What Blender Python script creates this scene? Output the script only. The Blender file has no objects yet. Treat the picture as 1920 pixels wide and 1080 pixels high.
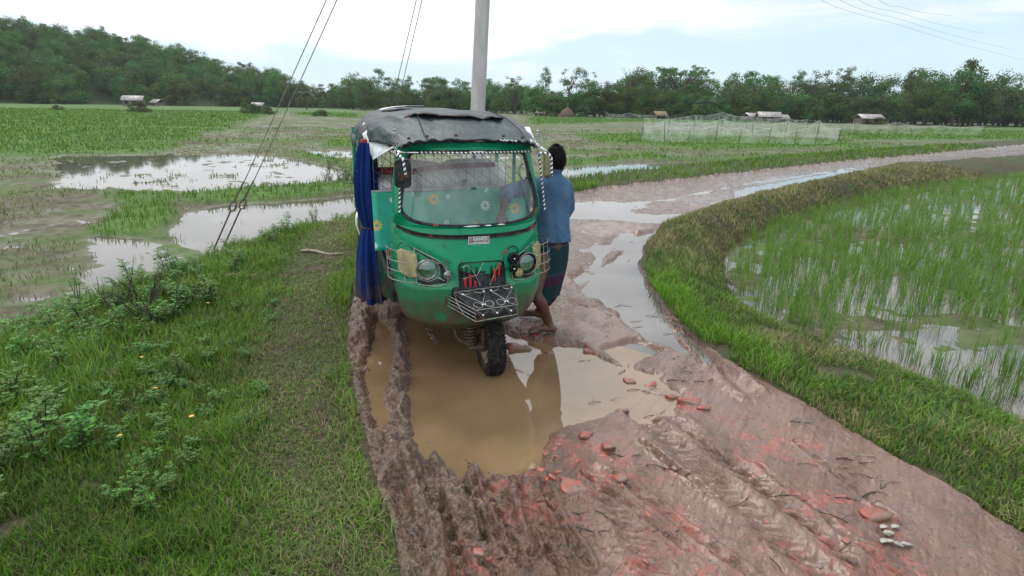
import bpy, bmesh, math, random
import numpy as np
from mathutils import Vector, Matrix
from mathutils.bvhtree import BVHTree

# ------------------------------------------------------------------ camera, world, sun, exposure
SC = bpy.context.scene
F, CAMH, PITCH, ROLL = 1090.0, 1.9, 17.47, 1.3          # focal length in pixels of a 1920 wide frame
cam_d = bpy.data.cameras.new('camera'); cam = bpy.data.objects.new('camera', cam_d)
SC.collection.objects.link(cam); SC.camera = cam
cam_d.sensor_width = 36.0; cam_d.lens = F/1920*36; cam_d.clip_start = 0.05; cam_d.clip_end = 3000
CM = Matrix.Rotation(math.radians(90-PITCH), 3, 'X') @ Matrix.Rotation(math.radians(ROLL), 3, 'Z')
cam.matrix_world = Matrix.Translation((0, 0, CAMH)) @ CM.to_4x4()

SUN_EL, SUN_AZ = math.radians(58), math.radians(-25)     # azimuth from +Y, clockwise
w = bpy.data.worlds.new('World'); SC.world = w; w.use_nodes = True
nt = w.node_tree; nt.nodes.clear()
def N(t, **kw):
    n = nt.nodes.new(t)
    for k, v in kw.items(): setattr(n, k, v)
    return n
def L(a, b): nt.links.new(a, b)
def mth(op, a, b=None, c=None, clamp=False):
    n = nt.nodes.new('ShaderNodeMath'); n.operation = op; n.use_clamp = clamp
    for i, v in enumerate((a, b, c)):
        if v is None: continue
        if isinstance(v, (int, float)): n.inputs[i].default_value = v
        else: nt.links.new(v, n.inputs[i])
    return n.outputs[0]
def mixc(fac, a, b):
    n = nt.nodes.new('ShaderNodeMix'); n.data_type = 'RGBA'
    for i, v in ((0, fac), (6, a), (7, b)):
        if isinstance(v, (int, float)): n.inputs[i].default_value = v
        elif isinstance(v, tuple): n.inputs[i].default_value = (*v, 1) if len(v) == 3 else v
        else: nt.links.new(v, n.inputs[i])
    return n.outputs[2]
def ramp(x, lo, hi, a=0.0, b=1.0):
    n = nt.nodes.new('ShaderNodeMapRange'); n.interpolation_type = 'SMOOTHSTEP'
    n.inputs[1].default_value = lo; n.inputs[2].default_value = hi; n.inputs[3].default_value = a; n.inputs[4].default_value = b
    nt.links.new(x, n.inputs[0]); return n.outputs[0]
out = N('ShaderNodeOutputWorld'); bg = N('ShaderNodeBackground'); L(bg.outputs[0], out.inputs[0])
sky = N('ShaderNodeTexSky', sky_type='NISHITA', sun_disc=False); sky.sun_elevation = SUN_EL; sky.sun_rotation = SUN_AZ
sky.air_density = 1.0; sky.dust_density = .4
tc = N('ShaderNodeTexCoord'); sep = N('ShaderNodeSeparateXYZ'); L(tc.outputs['Generated'], sep.inputs[0])
mp = N('ShaderNodeMapping'); mp.inputs['Scale'].default_value = (1.6, 1.6, 7.5); mp.inputs['Location'].default_value = (.35, .2, .1); L(tc.outputs['Generated'], mp.inputs[0])
nz = N('ShaderNodeTexNoise'); nz.inputs['Scale'].default_value = 1.7; nz.inputs['Detail'].default_value = 7; nz.inputs['Roughness'].default_value = .58; nz.inputs['Distortion'].default_value = .5; L(mp.outputs[0], nz.inputs[0])
zz, xx = sep.outputs[2], sep.outputs[0]
# cloud cover: nearly closed overhead, thinner in a low band; bluer towards the right
cov = mth('ADD', nz.outputs[0], ramp(zz, .06, .15, -.10, .20))
cov = mth('SUBTRACT', cov, ramp(xx, .02, .40, 0, .27))
cov = ramp(cov, .33, .60, .22, 1.0)
skyc = N('ShaderNodeVectorMath', operation='SCALE'); skyc.inputs[3].default_value = 0.11; L(sky.outputs[0], skyc.inputs[0])
shade = mth('MULTIPLY', ramp(nz.outputs[0], .35, .7, .90, 1.12), ramp(xx, .0, .5, 1.0, .84))
lift = mth('MULTIPLY', ramp(zz, .13, .55, 1.0, 1.55), shade)
cl = N('ShaderNodeVectorMath', operation='SCALE'); cl.inputs[0].default_value = (1.16, 1.20, 1.24); L(lift, cl.inputs[3])
gap = mixc(.8, skyc.outputs[0], (.70, .98, 1.14))
L(mixc(cov, gap, cl.outputs[0]), bg.inputs[0]); bg.inputs[1].default_value = 1.0

sd = bpy.data.lights.new('sun', 'SUN'); sd.energy = 1.6; sd.angle = math.radians(12); sd.color = (1, .96, .9)
sun = bpy.data.objects.new('sun', sd); SC.collection.objects.link(sun)
sun.rotation_euler = (math.radians(90)-SUN_EL, 0, math.radians(180)-SUN_AZ)
SC.view_settings.view_transform = 'Standard'; SC.view_settings.look = 'None'; SC.view_settings.exposure = -0.03; SC.view_settings.gamma = 1.0
SC.cycles.max_bounces = 6; SC.cycles.transparent_max_bounces = 12; SC.cycles.caustics_reflective = False; SC.cycles.caustics_refractive = False

# ------------------------------------------------------------------ helpers
COL = SC.collection
rnd = random.Random(7); rng = np.random.default_rng(7)
NCM = np.array(CM)
def ray(px, py): return NCM @ np.array([(px-960)/F, -(py-540)/F, -1.0])
def G(px, py, z=0.0):
    d = ray(px, py); t = (z-CAMH)/d[2]; return np.array([0, 0, CAMH]) + d*t
def at(px, py, Y):
    d = ray(px, py); return np.array([0, 0, CAMH]) + d*Y/d[1]

def tag(o, label=None, cat=None, group=None, kind=None):
    if label: o['label'] = label
    if cat: o['category'] = cat
    if group: o['group'] = group
    if kind: o['kind'] = kind
    return o
def empty(name, loc=(0, 0, 0), rz=0, parent=None):
    o = bpy.data.objects.new(name, None); o.empty_display_size = .2; COL.objects.link(o); o.location = loc; o.rotation_euler = (0, 0, rz)
    if parent: o.parent = parent
    return o
def link(name, me, mats, parent=None):
    for m in (mats if isinstance(mats, (list, tuple)) else [mats]): me.materials.append(m)
    o = bpy.data.objects.new(name, me); COL.objects.link(o)
    if parent: o.parent = parent
    return o
def np_mesh(name, V, faces, colors=None, smooth=True, attr='tint', mi=None):
    """faces: list of int arrays (n,k)"""
    me = bpy.data.meshes.new(name); V = np.asarray(V, np.float32)
    me.vertices.add(len(V)); me.vertices.foreach_set('co', V.ravel())
    fl = [np.asarray(f, np.int32) for f in faces if len(f)]
    nl = sum(f.size for f in fl); npoly = sum(len(f) for f in fl)
    me.loops.add(nl); me.polygons.add(npoly)
    me.loops.foreach_set('vertex_index', np.concatenate([f.ravel() for f in fl]))
    tot = np.concatenate([np.full(len(f), f.shape[1], np.int32) for f in fl]); st = np.concatenate([[0], np.cumsum(tot)[:-1]]).astype(np.int32)
    me.polygons.foreach_set('loop_start', st); me.polygons.foreach_set('loop_total', tot)
    me.polygons.foreach_set('use_smooth', np.full(npoly, smooth))
    if mi is not None: me.polygons.foreach_set('material_index', np.asarray(mi, np.int32))
    if colors is not None:
        a = me.color_attributes.new(attr, 'FLOAT_COLOR', 'POINT'); c = np.ones((len(V), 4), np.float32); c[:, :3] = colors; a.data.foreach_set('color', c.ravel())
    me.update(calc_edges=True); return me

class MB:
    def build_each(s, name, mats, parent=None, **kw):
        p = list(range(len(s.v)))
        def fd(a):
            while p[a] != a: p[a] = p[p[a]]; a = p[a]
            return a
        for f in s.f:
            for q in f[1:]: p[fd(q)] = fd(f[0])
        gr = {}
        for f, m in zip(s.f, s.m): gr.setdefault(fd(f[0]), []).append((f, m))
        out_ = []
        for fs in gr.values():
            b = MB(); ix = {}
            for f, m in fs:
                for q in f:
                    if q not in ix: ix[q] = len(b.v); b.v.append(s.v[q])
                b.f.append(tuple(ix[q] for q in f)); b.m.append(m)
            out_.append(b.build(name, mats, parent, **kw))
        return out_
    """collects shapes into one mesh"""
    def __init__(s): s.v = []; s.f = []; s.m = []
    def add(s, vs, fs, m=0):
        b = len(s.v); s.v += [tuple(v) for v in vs]; s.f += [tuple(i+b for i in f) for f in fs]; s.m += [m]*len(fs)
    def box(s, c, d, m=0, rot=None, taper=1.0):
        R = rot or Matrix.Identity(3); vs = []
        for z in (-1, 1):
            k = taper if z > 0 else 1
            for x, y in ((-1, -1), (1, -1), (1, 1), (-1, 1)):
                vs.append(Vector(c) + R @ Vector((x*d[0]/2*k, y*d[1]/2*k, z*d[2]/2)))
        s.add(vs, [(3, 2, 1, 0), (4, 5, 6, 7), (0, 1, 5, 4), (1, 2, 6, 5), (2, 3, 7, 6), (3, 0, 4, 7)], m)
    def tube(s, pts, r, n=8, closed=False, m=0, cap=True, m2=None, stripe=None):
        P = [Vector(p) for p in pts]; k = len(P); rr = r if isinstance(r, (list, tuple)) else [r]*k
        vs = []; up = None
        for i in range(k):
            a = P[(i-1) % k] if (closed or i > 0) else P[i]; b = P[(i+1) % k] if (closed or i < k-1) else P[i]
            t = (b-a); t = t.normalized() if t.length > 1e-9 else Vector((0, 0, 1))
            if up is None: up = Vector((0, 0, 1)) if abs(t.z) < .9 else Vector((0, 1, 0))
            u = t.cross(up); u = u.normalized() if u.length > 1e-6 else t.orthogonal().normalized(); v = u.cross(t).normalized(); up = v
            for j in range(n):
                q = 2*math.pi*j/n; vs.append(P[i] + (u*math.cos(q)+v*math.sin(q))*rr[i])
        fs = []; ms = []
        for i in range(k if closed else k-1):
            for j in range(n):
                fs.append((i*n+j, i*n+(j+1) % n, ((i+1) % k)*n+(j+1) % n, ((i+1) % k)*n+j))
                ms.append(m if stripe is None else (m2 if ((i + j*stripe/n) % stripe) < stripe*.5 else m))
        b = len(s.v); s.v += [tuple(v) for v in vs]; s.f += [tuple(i+b for i in f) for f in fs]; s.m += ms
        if cap and not closed:
            s.f += [tuple(b+j for j in range(n))[::-1], tuple(b+(k-1)*n+j for j in range(n))]; s.m += [m, m]
    def grid(s, rows, m=0, close_u=False):
        nr, nc = len(rows), len(rows[0]); vs = [p for r in rows for p in r]; fs = []
        for i in range(nr-1):
            for j in range(nc if close_u else nc-1):
                fs.append((i*nc+j, i*nc+(j+1) % nc, (i+1)*nc+(j+1) % nc, (i+1)*nc+j))
        s.add(vs, fs, m)
    def lathe(s, prof, n=24, axis='Z', c=(0, 0, 0), m=0, rot=None):
        rows = []
        for r, h in prof:
            row = []
            for j in range(n):
                a = 2*math.pi*j/n; p = {'Z': (r*math.cos(a), r*math.sin(a), h), 'X': (h, r*math.cos(a), r*math.sin(a)), 'Y': (r*math.sin(a), h, r*math.cos(a))}[axis]
                p = Vector(p); p = rot @ p if rot else p
                row.append(p+Vector(c))
            rows.append(row)
        s.grid(rows, m, close_u=True)
    def ball(s, c, r, m=0, n=10, sc=(1, 1, 1)):
        rows = []
        for i in range(n+1):
            a = math.pi*i/n - math.pi/2
            rows.append([(c[0]+sc[0]*r*max(math.cos(a), 1e-3)*math.cos(2*math.pi*j/n), c[1]+sc[1]*r*max(math.cos(a), 1e-3)*math.sin(2*math.pi*j/n), c[2]+sc[2]*r*math.sin(a)) for j in range(n)])
        s.grid(rows, m, close_u=True)
    def mesh(s, name, smooth=True):
        me = bpy.data.meshes.new(name); me.from_pydata(s.v, [], s.f)
        me.polygons.foreach_set('material_index', s.m); me.polygons.foreach_set('use_smooth', [smooth]*len(s.f))
        me.update(); return me
    def build(s, name, mats, parent=None, smooth=True, bevel=0, fix=True, auto=True):
        me = s.mesh(name, smooth)
        if fix:
            b = bmesh.new(); b.from_mesh(me); bmesh.ops.recalc_face_normals(b, faces=b.faces); b.to_mesh(me); b.free()
        if smooth and auto: me.set_sharp_from_angle(angle=math.radians(38))
        o = link(name, me, mats, parent)
        if bevel:
            md = o.modifiers.new('bevel', 'BEVEL'); md.width = bevel; md.segments = 2; md.limit_method = 'ANGLE'; md.angle_limit = math.radians(40)
        return o

def smooth_path(pts, n=6, closed=False):
    P = [Vector(p) for p in pts]; k = len(P); o = []
    for i in range(k if closed else k-1):
        p0 = P[(i-1) % k] if (closed or i > 0) else P[i]; p1 = P[i]; p2 = P[(i+1) % k]; p3 = P[(i+2) % k] if (closed or i+2 < k) else P[(i+1) % k]
        for j in range(n):
            t = j/n; o.append(.5*((2*p1)+(p2-p0)*t+(2*p0-5*p1+4*p2-p3)*t*t+(3*p1-p0-3*p2+p3)*t**3))
    if not closed: o.append(P[-1])
    return o

def hsh(x, y, s):
    v = np.sin(x*127.1+y*311.7+s*74.7)*43758.5453; return v-np.floor(v)
def vnoise(x, y, s=0):
    xi, yi = np.floor(x), np.floor(y); fx, fy = x-xi, y-yi
    fx = fx*fx*(3-2*fx); fy = fy*fy*(3-2*fy)
    a, b, c, d = hsh(xi, yi, s), hsh(xi+1, yi, s), hsh(xi, yi+1, s), hsh(xi+1, yi+1, s)
    return ((a*(1-fx)+b*fx)*(1-fy)+(c*(1-fx)+d*fx)*fy)*2-1
def fbm(x, y, s=0, o=4, g=.5):
    t = 0; a = 1; n = 0
    for i in range(o):
        t = t+a*vnoise(x*2**i+i*17.3, y*2**i-i*9.1, s+i); n += a; a *= g
    return t/n
def sst(a, b, x):
    t = np.clip((x-a)/(b-a), 0, 1); return t*t*(3-2*t)

# ------------------------------------------------------------------ material helpers
def new_mat(name):
    global nt
    m = bpy.data.materials.new(name); m.use_nodes = True; nt = m.node_tree
    p = nt.nodes['Principled BSDF']; return m, p
def setp(p, **kw):
    for k, v in kw.items():
        k = {'rough': 'Roughness', 'metal': 'Metallic', 'ior': 'IOR', 'spec': 'Specular IOR Level', 'coat': 'Coat Weight', 'col': 'Base Color', 'alpha': 'Alpha', 'trans': 'Transmission Weight'}[k]
        if isinstance(v, (int, float)): p.inputs[k].default_value = v
        elif isinstance(v, tuple): p.inputs[k].default_value = (*v, 1)
        else: nt.links.new(v, p.inputs[k])
def coord(kind='Object', scale=None, rot=None):
    t = N('ShaderNodeTexCoord'); o = t.outputs[kind]
    if scale is not None or rot is not None:
        m = N('ShaderNodeMapping'); L(o, m.inputs[0])
        if scale is not None: m.inputs['Scale'].default_value = scale if isinstance(scale, tuple) else (scale,)*3
        if rot is not None: m.inputs['Rotation'].default_value = rot
        o = m.outputs[0]
    return o
def noise(vec, scale, detail=4, rough=.55, dist=0.0, out=0):
    n = N('ShaderNodeTexNoise'); n.inputs['Scale'].default_value = scale; n.inputs['Detail'].default_value = detail; n.inputs['Roughness'].default_value = rough; n.inputs['Distortion'].default_value = dist
    if vec is not None: L(vec, n.inputs[0])
    return n.outputs[out]
def bump(h, strength=.3, dist=.01, normal=None):
    b = N('ShaderNodeBump'); b.inputs['Strength'].default_value = strength; b.inputs['Distance'].default_value = dist; L(h, b.inputs['Height'])
    if normal is not None: L(normal, b.inputs['Normal'])
    return b.outputs[0]
def pmat(name, c, rough=.5, metal=0.0, c2=None, ns=20, lo=.42, hi=.62, spec=.5, coat=0.0, bmp=0.0, bs=60, rvar=.12, c3=None, ns3=6, lo3=.6, hi3=.66):
    """plain surface with worn colour variation"""
    m, p = new_mat(name); v = coord()
    n1 = noise(v, ns, 5, .6)
    col = c
    c2 = c2 or tuple(x*.72 for x in c)
    col = mixc(ramp(n1, lo, hi), c, c2)
    if c3: col = mixc(ramp(noise(v, ns3, 6, .65), lo3, hi3), col, c3)
    setp(p, col=col, metal=metal, spec=spec, coat=coat)
    setp(p, rough=ramp(noise(v, ns*1.7, 3), .3, .7, max(.03, rough-rvar), min(1, rough+rvar)))
    if bmp: L(bump(noise(v, bs, 4), bmp, .01), p.inputs['Normal'])
    return m

# ------------------------------------------------------------------ ground plan (world metres, from the traced layout)
def WP(pts, z): return np.array([G(a, b, z)[:2] for a, b in pts])
roadL = WP([(770, 1200), (745, 1080), (732, 985), (702, 900), (690, 850), (672, 780), (660, 720), (653, 650), (660, 590), (668, 545), (682, 500), (712, 460), (760, 425), (900, 390), (1065, 366), (1130, 354), (1200, 347), (1300, 336), (1400, 325), (1520, 311), (1680, 296), (1920, 272), (2300, 245)], .03)
roadR = WP([(2300, 264), (1920, 292), (1680, 311), (1560, 339), (1440, 367), (1310, 402), (1240, 430), (1212, 455), (1200, 490), (1212, 530), (1250, 580), (1290, 625), (1380, 695), (1440, 724), (1560, 797), (1680, 868), (1920, 1010), (2200, 1190)], .03)
ROAD = np.vstack([[(-.35, -6), (-.35, 1.4)], roadL, roadR, [(2.6, -6)]])
shore = WP([(2300, 232), (1920, 262), (1680, 284), (1400, 307), (1290, 319), (1200, 331), (1065, 346), (900, 372), (760, 378), (672, 392), (640, 424), (560, 455), (470, 472), (400, 484), (345, 506), (310, 522), (240, 545), (100, 590), (-100, 660)], -.45)
VERGE = np.vstack([[(-.35, -6), (-.35, 1.4)], roadL, shore, [(-7, 3), (-7, -6)]])
SHORE = np.vstack([shore, [(-7, 3), (-7, -6)]])
padE = WP([(2300, 300), (1920, 326), (1680, 356), (1560, 384), (1420, 432), (1362, 470), (1362, 520), (1390, 560), (1440, 592), (1560, 640), (1680, 680), (1920, 775), (2300, 950)], -.15)
BUND = np.vstack([roadR, [(2.6, -6), (6.0, -6)], padE[::-1]])
PADR = np.vstack([padE, [(8, -6), (60, -6), (90, 40)]])
PUD = [  # (outline px, depth): standing water on the track
 (WP([(664, 700), (676, 655), (720, 600), (800, 590), (900, 600), (980, 640), (1030, 648), (1090, 655), (1150, 690), (1215, 705), (1275, 740), (1265, 775), (1200, 790), (1165, 765), (1080, 800), (1020, 815), (1005, 880), (930, 898), (860, 885), (790, 880), (740, 868), (700, 858), (684, 800), (672, 750)], 0), .055, .10),
 (WP([(1345, 692), (1290, 668), (1215, 640), (1180, 610), (1165, 588), (1120, 566), (1095, 548), (1120, 520), (1140, 500), (1160, 470), (1180, 440), (1240, 432), (1224, 462), (1208, 492), (1214, 530), (1250, 582), (1295, 630)], 0), .045, .07),
 (WP([(1085, 470), (1120, 455), (1150, 462), (1120, 480)], 0), .03, .10), (WP([(1070, 520), (1100, 505), (1110, 520), (1080, 535)], 0), .03, .08), (WP([(1130, 660), (1190, 640), (1240, 660), (1180, 690)], 0), .028, .06),
 (WP([(1066, 380), (1120, 376), (1210, 380), (1215, 388), (1175, 394), (1190, 402), (1310, 402), (1300, 415), (1235, 422), (1180, 414), (1110, 412), (1064, 408)], 0), .045, .10),
 (WP([(1360, 366), (1400, 352), (1480, 336), (1560, 322), (1610, 317), (1640, 318), (1560, 334), (1480, 348), (1420, 360)], 0), .05, .12),
 (WP([(1290, 650), (1345, 690), (1330, 700), (1280, 668)], 0), .05, .05),
]
RUT = [  # (px line, half width m, depth m)
 ([(742, 930), (775, 1000), (800, 1090), (805, 1200)], .04, .06),
 ([(795, 850), (800, 905), (850, 1000), (868, 1090), (875, 1200)], .05, .085),
 ([(850, 880), (890, 960), (925, 1080), (940, 1200)], .05, .065),
 ([(905, 900), (945, 990), (985, 1090)], .045, .05),
 ([(1185, 765), (1250, 830), (1330, 905), (1450, 1010), (1540, 1090)], .055, .022),
 ([(1245, 775), (1310, 835), (1400, 905), (1500, 985), (1600, 1070)], .045, .018),
 ([(1110, 900), (1170, 985), (1230, 1085)], .05, .02),
 ([(1280, 625), (1310, 655), (1350, 700), (1400, 745)], .05, .04),
 ([(705, 560), (722, 640), (728, 720)], .06, .05),
 ([(765, 580), (790, 640), (800, 700)], .06, .05),
 ([(1180, 430), (1130, 480), (1090, 560)], .10, .03),
 ([(1230, 440), (1160, 500)], .10, .03),
 ([(1330, 385), (1450, 350), (1600, 320)], .14, .035),
 ([(1100, 390), (1250, 375), (1400, 345), (1680, 302)], .14, .03)]
RIDGE = [([(722, 575), (738, 620), (745, 690), (738, 760), (744, 830), (764, 890), (790, 905)], .085, .085), ([(738, 700), (752, 760), (762, 840), (785, 900)], .05, .06),
         ([(770, 570), (790, 610), (812, 640)], .05, .05), ([(800, 845), (805, 880), (812, 930)], .035, .034), ([(880, 870), (893, 920)], .035, .03),
         ([(668, 600), (690, 640), (672, 700), (688, 780), (708, 850)], .05, .05), ([(1245, 590), (1290, 650), (1345, 705)], .05, .05)]
for k in range(11):
    x0 = 770+k*24+rnd.uniform(-8, 8); y0 = rnd.uniform(890, 960); ln = rnd.uniform(90, 190); RUT.append(([(x0, y0), (x0+.22*ln+rnd.uniform(-8, 8), y0+ln*.5), (x0+.42*ln+(x0-850)*.12, y0+ln)], rnd.uniform(.012, .024), rnd.uniform(.018, .036)))
for k in range(7):
    x0 = 1080+k*70+rnd.uniform(-20, 20); y0 = rnd.uniform(780, 900); ln = rnd.uniform(80, 220); RUT.append(([(x0, y0), (x0+.65*ln+rnd.uniform(-8, 8), y0+ln*.5), (x0+1.3*ln, y0+ln)], rnd.uniform(.014, .03), rnd.uniform(.010, .018)))
RUT = [(WP(a, .0), b, c) for a, b, c in RUT]; RIDGE = [(WP(a, 0), b, c) for a, b, c in RIDGE]
RED = [(G(a, b, .03)[:2], r) for a, b, r in [(1040, 855, .24), (1075, 900, .26), (1150, 850, .12), (1160, 900, .10), (950, 905, .2), (1290, 752, .12), (1000, 650, .25), (1640, 965, .15), (1220, 1020, .25), (1440, 825, .28), (1600, 1040, .3), (1105, 655, .12), (900, 1050, .15), (1330, 1070, .3), (960, 640, .2), (1190, 880, .15), (1010, 930, .2), (1500, 930, .25)]]
PALE = [(G(a, b, .03)[:2], r) for a, b, r in [(1390, 770, .5), (1230, 830, .4), (1180, 620, .5), (1330, 940, .25), (1130, 540, .5), (1400, 380, 1.6), (1500, 340, 1.8), (1180, 430, .8)]]
GREENF = [WP(p, -.45) for p in [
 [(-200, 196), (240, 194), (520, 199), (560, 207), (500, 214), (430, 236), (345, 262), (310, 283), (240, 287), (-200, 300)],
 [(560, 200), (668, 206), (668, 222), (560, 216)], [(640, 262), (668, 258), (668, 275), (600, 276)],
 [(1000, 218), (1200, 220), (1440, 224), (1440, 232), (1200, 228), (1000, 234)], [(1090, 253), (1200, 252), (1580, 262), (1640, 285), (1560, 276), (1300, 279), (1130, 268)],
 [(1580, 246), (2000, 236), (2000, 262), (1580, 262)], [(1060, 302), (1180, 290), (1240, 290), (1250, 297), (1150, 302), (1062, 312)],
 [(340, 362), (440, 352), (560, 348), (668, 350), (668, 362), (560, 372), (440, 378), (345, 385)], [(200, 366), (330, 362), (345, 392), (300, 425), (260, 440), (200, 436)]]]
POND = [(WP(p, -.5), d) for p, d in [
 ([(672, 365), (560, 376), (440, 383), (360, 398), (322, 425), (310, 452), (400, 482), (470, 470), (560, 456), (640, 428), (700, 405), (760, 384), (760, 372)], .10),
 ([(180, 440), (268, 446), (318, 474), (345, 500), (310, 518), (240, 540), (150, 560)], .10),
 ([(100, 290), (330, 291), (470, 290), (560, 299), (650, 318), (655, 334), (600, 343), (500, 349), (420, 358), (240, 358), (100, 354)], .070),
 ([(572, 284), (650, 282), (668, 297), (600, 294)], .06),
 ([(1030, 322), (1060, 313), (1200, 307), (1350, 304), (1356, 311), (1270, 321), (1200, 329), (1065, 344), (1030, 346)], .09),
 ([(1420, 300), (1460, 297), (1465, 301), (1430, 304)], .06)]]

def sd_line(x, y, P, closed=False):
    best = np.full(x.shape, 1e9)
    n = len(P)
    for i in range(n if closed else n-1):
        a, b = P[i], P[(i+1) % n]; ex, ey = b-a; wx, wy = x-a[0], y-a[1]
        t = np.clip((wx*ex+wy*ey)/(ex*ex+ey*ey+1e-12), 0, 1); d = (wx-ex*t)**2+(wy-ey*t)**2
        np.minimum(best, d, out=best)
    return np.sqrt(best)
def inside(x, y, P):
    c = np.zeros(x.shape, bool); n = len(P)
    for i in range(n):
        (x1, y1), (x2, y2) = P[i], P[(i+1) % n]
        if y1 == y2: continue
        k = ((y1 > y) != (y2 > y)) & (x < (x2-x1)*(y-y1)/(y2-y1)+x1); c ^= k
    return c
def sd_poly(x, y, P):
    d = sd_line(x, y, P, True); return np.where(inside(x, y, P), -d, d)
def near(x, y, P, pad):
    lo, hi = P.min(0)-pad, P.max(0)+pad; return (x > lo[0]) & (x < hi[0]) & (y > lo[1]) & (y < hi[1])

def ground(x, y):
    """height, zone (0 field 1 road 2 verge 3 bund 4 right paddy), masks dict"""
    x = np.asarray(x, float); y = np.asarray(y, float)
    h = np.zeros(x.shape); zone = np.zeros(x.shape, int); green = np.zeros(x.shape); red = np.zeros(x.shape); pale = np.zeros(x.shape)
    r2 = np.hypot(x, y)
    jx = x+.05*fbm(x*3, y*3, 3, 3)*np.clip(r2/5, .5, 6); jy = y+.05*fbm(x*3+9, y*3, 4, 3)*np.clip(r2/5, .5, 6)
    ir, iv, ib, ip = inside(jx, jy, ROAD), inside(jx, jy, VERGE), inside(jx, jy, BUND), inside(jx, jy, PADR)
    zone[ip] = 4; zone[iv] = 2; zone[ib] = 3; zone[ir] = 1
    dRL = sd_line(jx, jy, np.vstack([[(-.35, -6), (-.35, 1.4)], roadL])); dRR = sd_line(jx, jy, np.vstack([roadR, [(2.6, -6)]]))
    # ---- fields
    m = zone == 0
    xx, yy = x[m], y[m]; hf = -.462+.045*fbm(xx*1.3, yy*1.3, 11, 4)+.03*fbm(xx*.25, yy*.25, 12, 2); gr = np.zeros(xx.shape)
    hf += .028*np.clip(fbm(xx*5, yy*5, 13, 2)*2, -1, 1)*np.clip(30/(np.hypot(xx, yy)+1), 0, 1)
    for P in GREENF:
        k = near(xx, yy, P, 4); s = sd_poly(xx[k], yy[k], P)+.03*np.hypot(xx[k], yy[k])*fbm(xx[k]*.7, yy[k]*.7, 14, 3)
        g = sst(.02, -.02, s/np.hypot(xx[k], yy[k])); gr[k] = np.maximum(gr[k], g); hf[k] += g*.07
    for P, d in POND:
        k = near(xx, yy, P, 3); s = sd_poly(xx[k], yy[k], P)+.25*fbm(xx[k]*1.1, yy[k]*1.1, 15, 3)
        g = sst(.25, -.35, s); hf[k] = hf[k]*(1-g)+g*(-.47-d+.075*fbm(xx[k]*3.1, yy[k]*3.1, 16, 3)+.05*np.clip(fbm(xx[k]*1.2, yy[k]*1.2, 18, 2), -1, 1)); gr[k] *= 1-g
    h[m] = hf; green[m] = gr
    # low earth dikes between the plots
    for P in [WP([(240, 238), (668, 246)], -.4), WP([(240, 268), (668, 262)], -.4), WP([(1000, 246), (1680, 250)], -.4), WP([(1060, 285), (1300, 282), (1680, 272)], -.4), WP([(560, 288), (668, 312)], -.4), WP([(1240, 300), (1500, 292), (1680, 280)], -.4)]:
        k = m & near(x, y, P, 2); d = sd_line(jx[k], jy[k], P); q = np.exp(-(d/.45)**2); h[k] += .14*q; green[k] = np.maximum(green[k], q*.8)
    # ---- left verge
    m = zone == 2
    dS = sd_line(jx[m], jy[m], SHORE); wv = dS/(dS+dRL[m]+1e-6)
    h[m] = -.50+.58*sst(0, .55, wv)+.02*fbm(x[m]*2, y[m]*2, 21, 4)+.02*sst(0, .25, dRL[m])
    green[m] = sst(.0, .18, wv)*(.55+.6*fbm(x[m]*1.5, y[m]*1.5, 22, 3))
    # ---- right bund, its far half is a steeper ridge
    m = zone == 3
    dP = sd_line(jx[m], jy[m], np.vstack([padE, [(6.5, -6)]])); wb = dRR[m]/(dP+dRR[m]+1e-6)
    cr = .10+.20*sst(5.5, 10, y[m])
    h[m] = .035*(1-wb)-.20*wb+cr*np.clip(np.sin(np.pi*np.clip(wb*1.05, 0, 1))**.8, 0, 1)+.02*fbm(x[m]*3, y[m]*3, 31, 4)+.03*fbm(x[m]*1.2, y[m]*1.2, 32, 2)*np.sin(np.pi*wb)
    green[m] = .5+.6*fbm(x[m]*1.4, y[m]*1.4, 33, 3)
    # ---- right paddy
    m = zone == 4
    h[m] = -.185+.055*fbm(x[m]*1.4, y[m]*1.4, 41, 3)+.035*fbm(x[m]*5, y[m]*5, 42, 3)-.03*sst(5, 3, y[m])
    # ---- the track
    m = zone == 1
    X, Y = x[m], y[m]; JX, JY = jx[m], jy[m]; rr = np.hypot(X, Y)
    sl0 = sst(.05, .65, X)*sst(5.2, 4.4, Y); hr = .030-.010*sst(4.6, 5.6, Y)+.014*fbm(X*1.2, Y*1.2, 51, 3)+(1-.7*sl0)*(.010*fbm(X*6, Y*6, 52, 4)+.016*np.abs(fbm(X*14+Y*4, Y*9, 57, 3)))+.007*fbm((X-.62*Y)*26, Y*5, 58, 3)
    edge = np.minimum(dRL[m], dRR[m]); hr += .03*sst(.5, .0, edge)
    churn = sst(.5, .0, dRL[m])*sst(2.4, 3.4, Y)*sst(7, 5.5, Y)                    # churned bank along the left edge
    hr += churn*(.05*fbm(X*7, Y*7, 53, 4)+.03)
    far = sst(5.5, 7, Y); hr += far*(-.008)+far*.020*fbm(X*2.6-Y*1.2, Y*2.6+X, 54, 4)
    for P, d, soft in PUD:
        k = near(X, Y, P, .6); rk = rr[k]; s = sd_poly(JX[k], JY[k], P)+.05*fbm(X[k]*9, Y[k]*9, 55, 3)*np.clip(rk/6, .5, 2)
        g = sst(soft*.9, -soft, s*np.clip(6/rk, .3, 1)); hr[k] = hr[k]*(1-g)+g*(-d+.006*fbm(X[k]*5, Y[k]*5, 56, 2))
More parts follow.
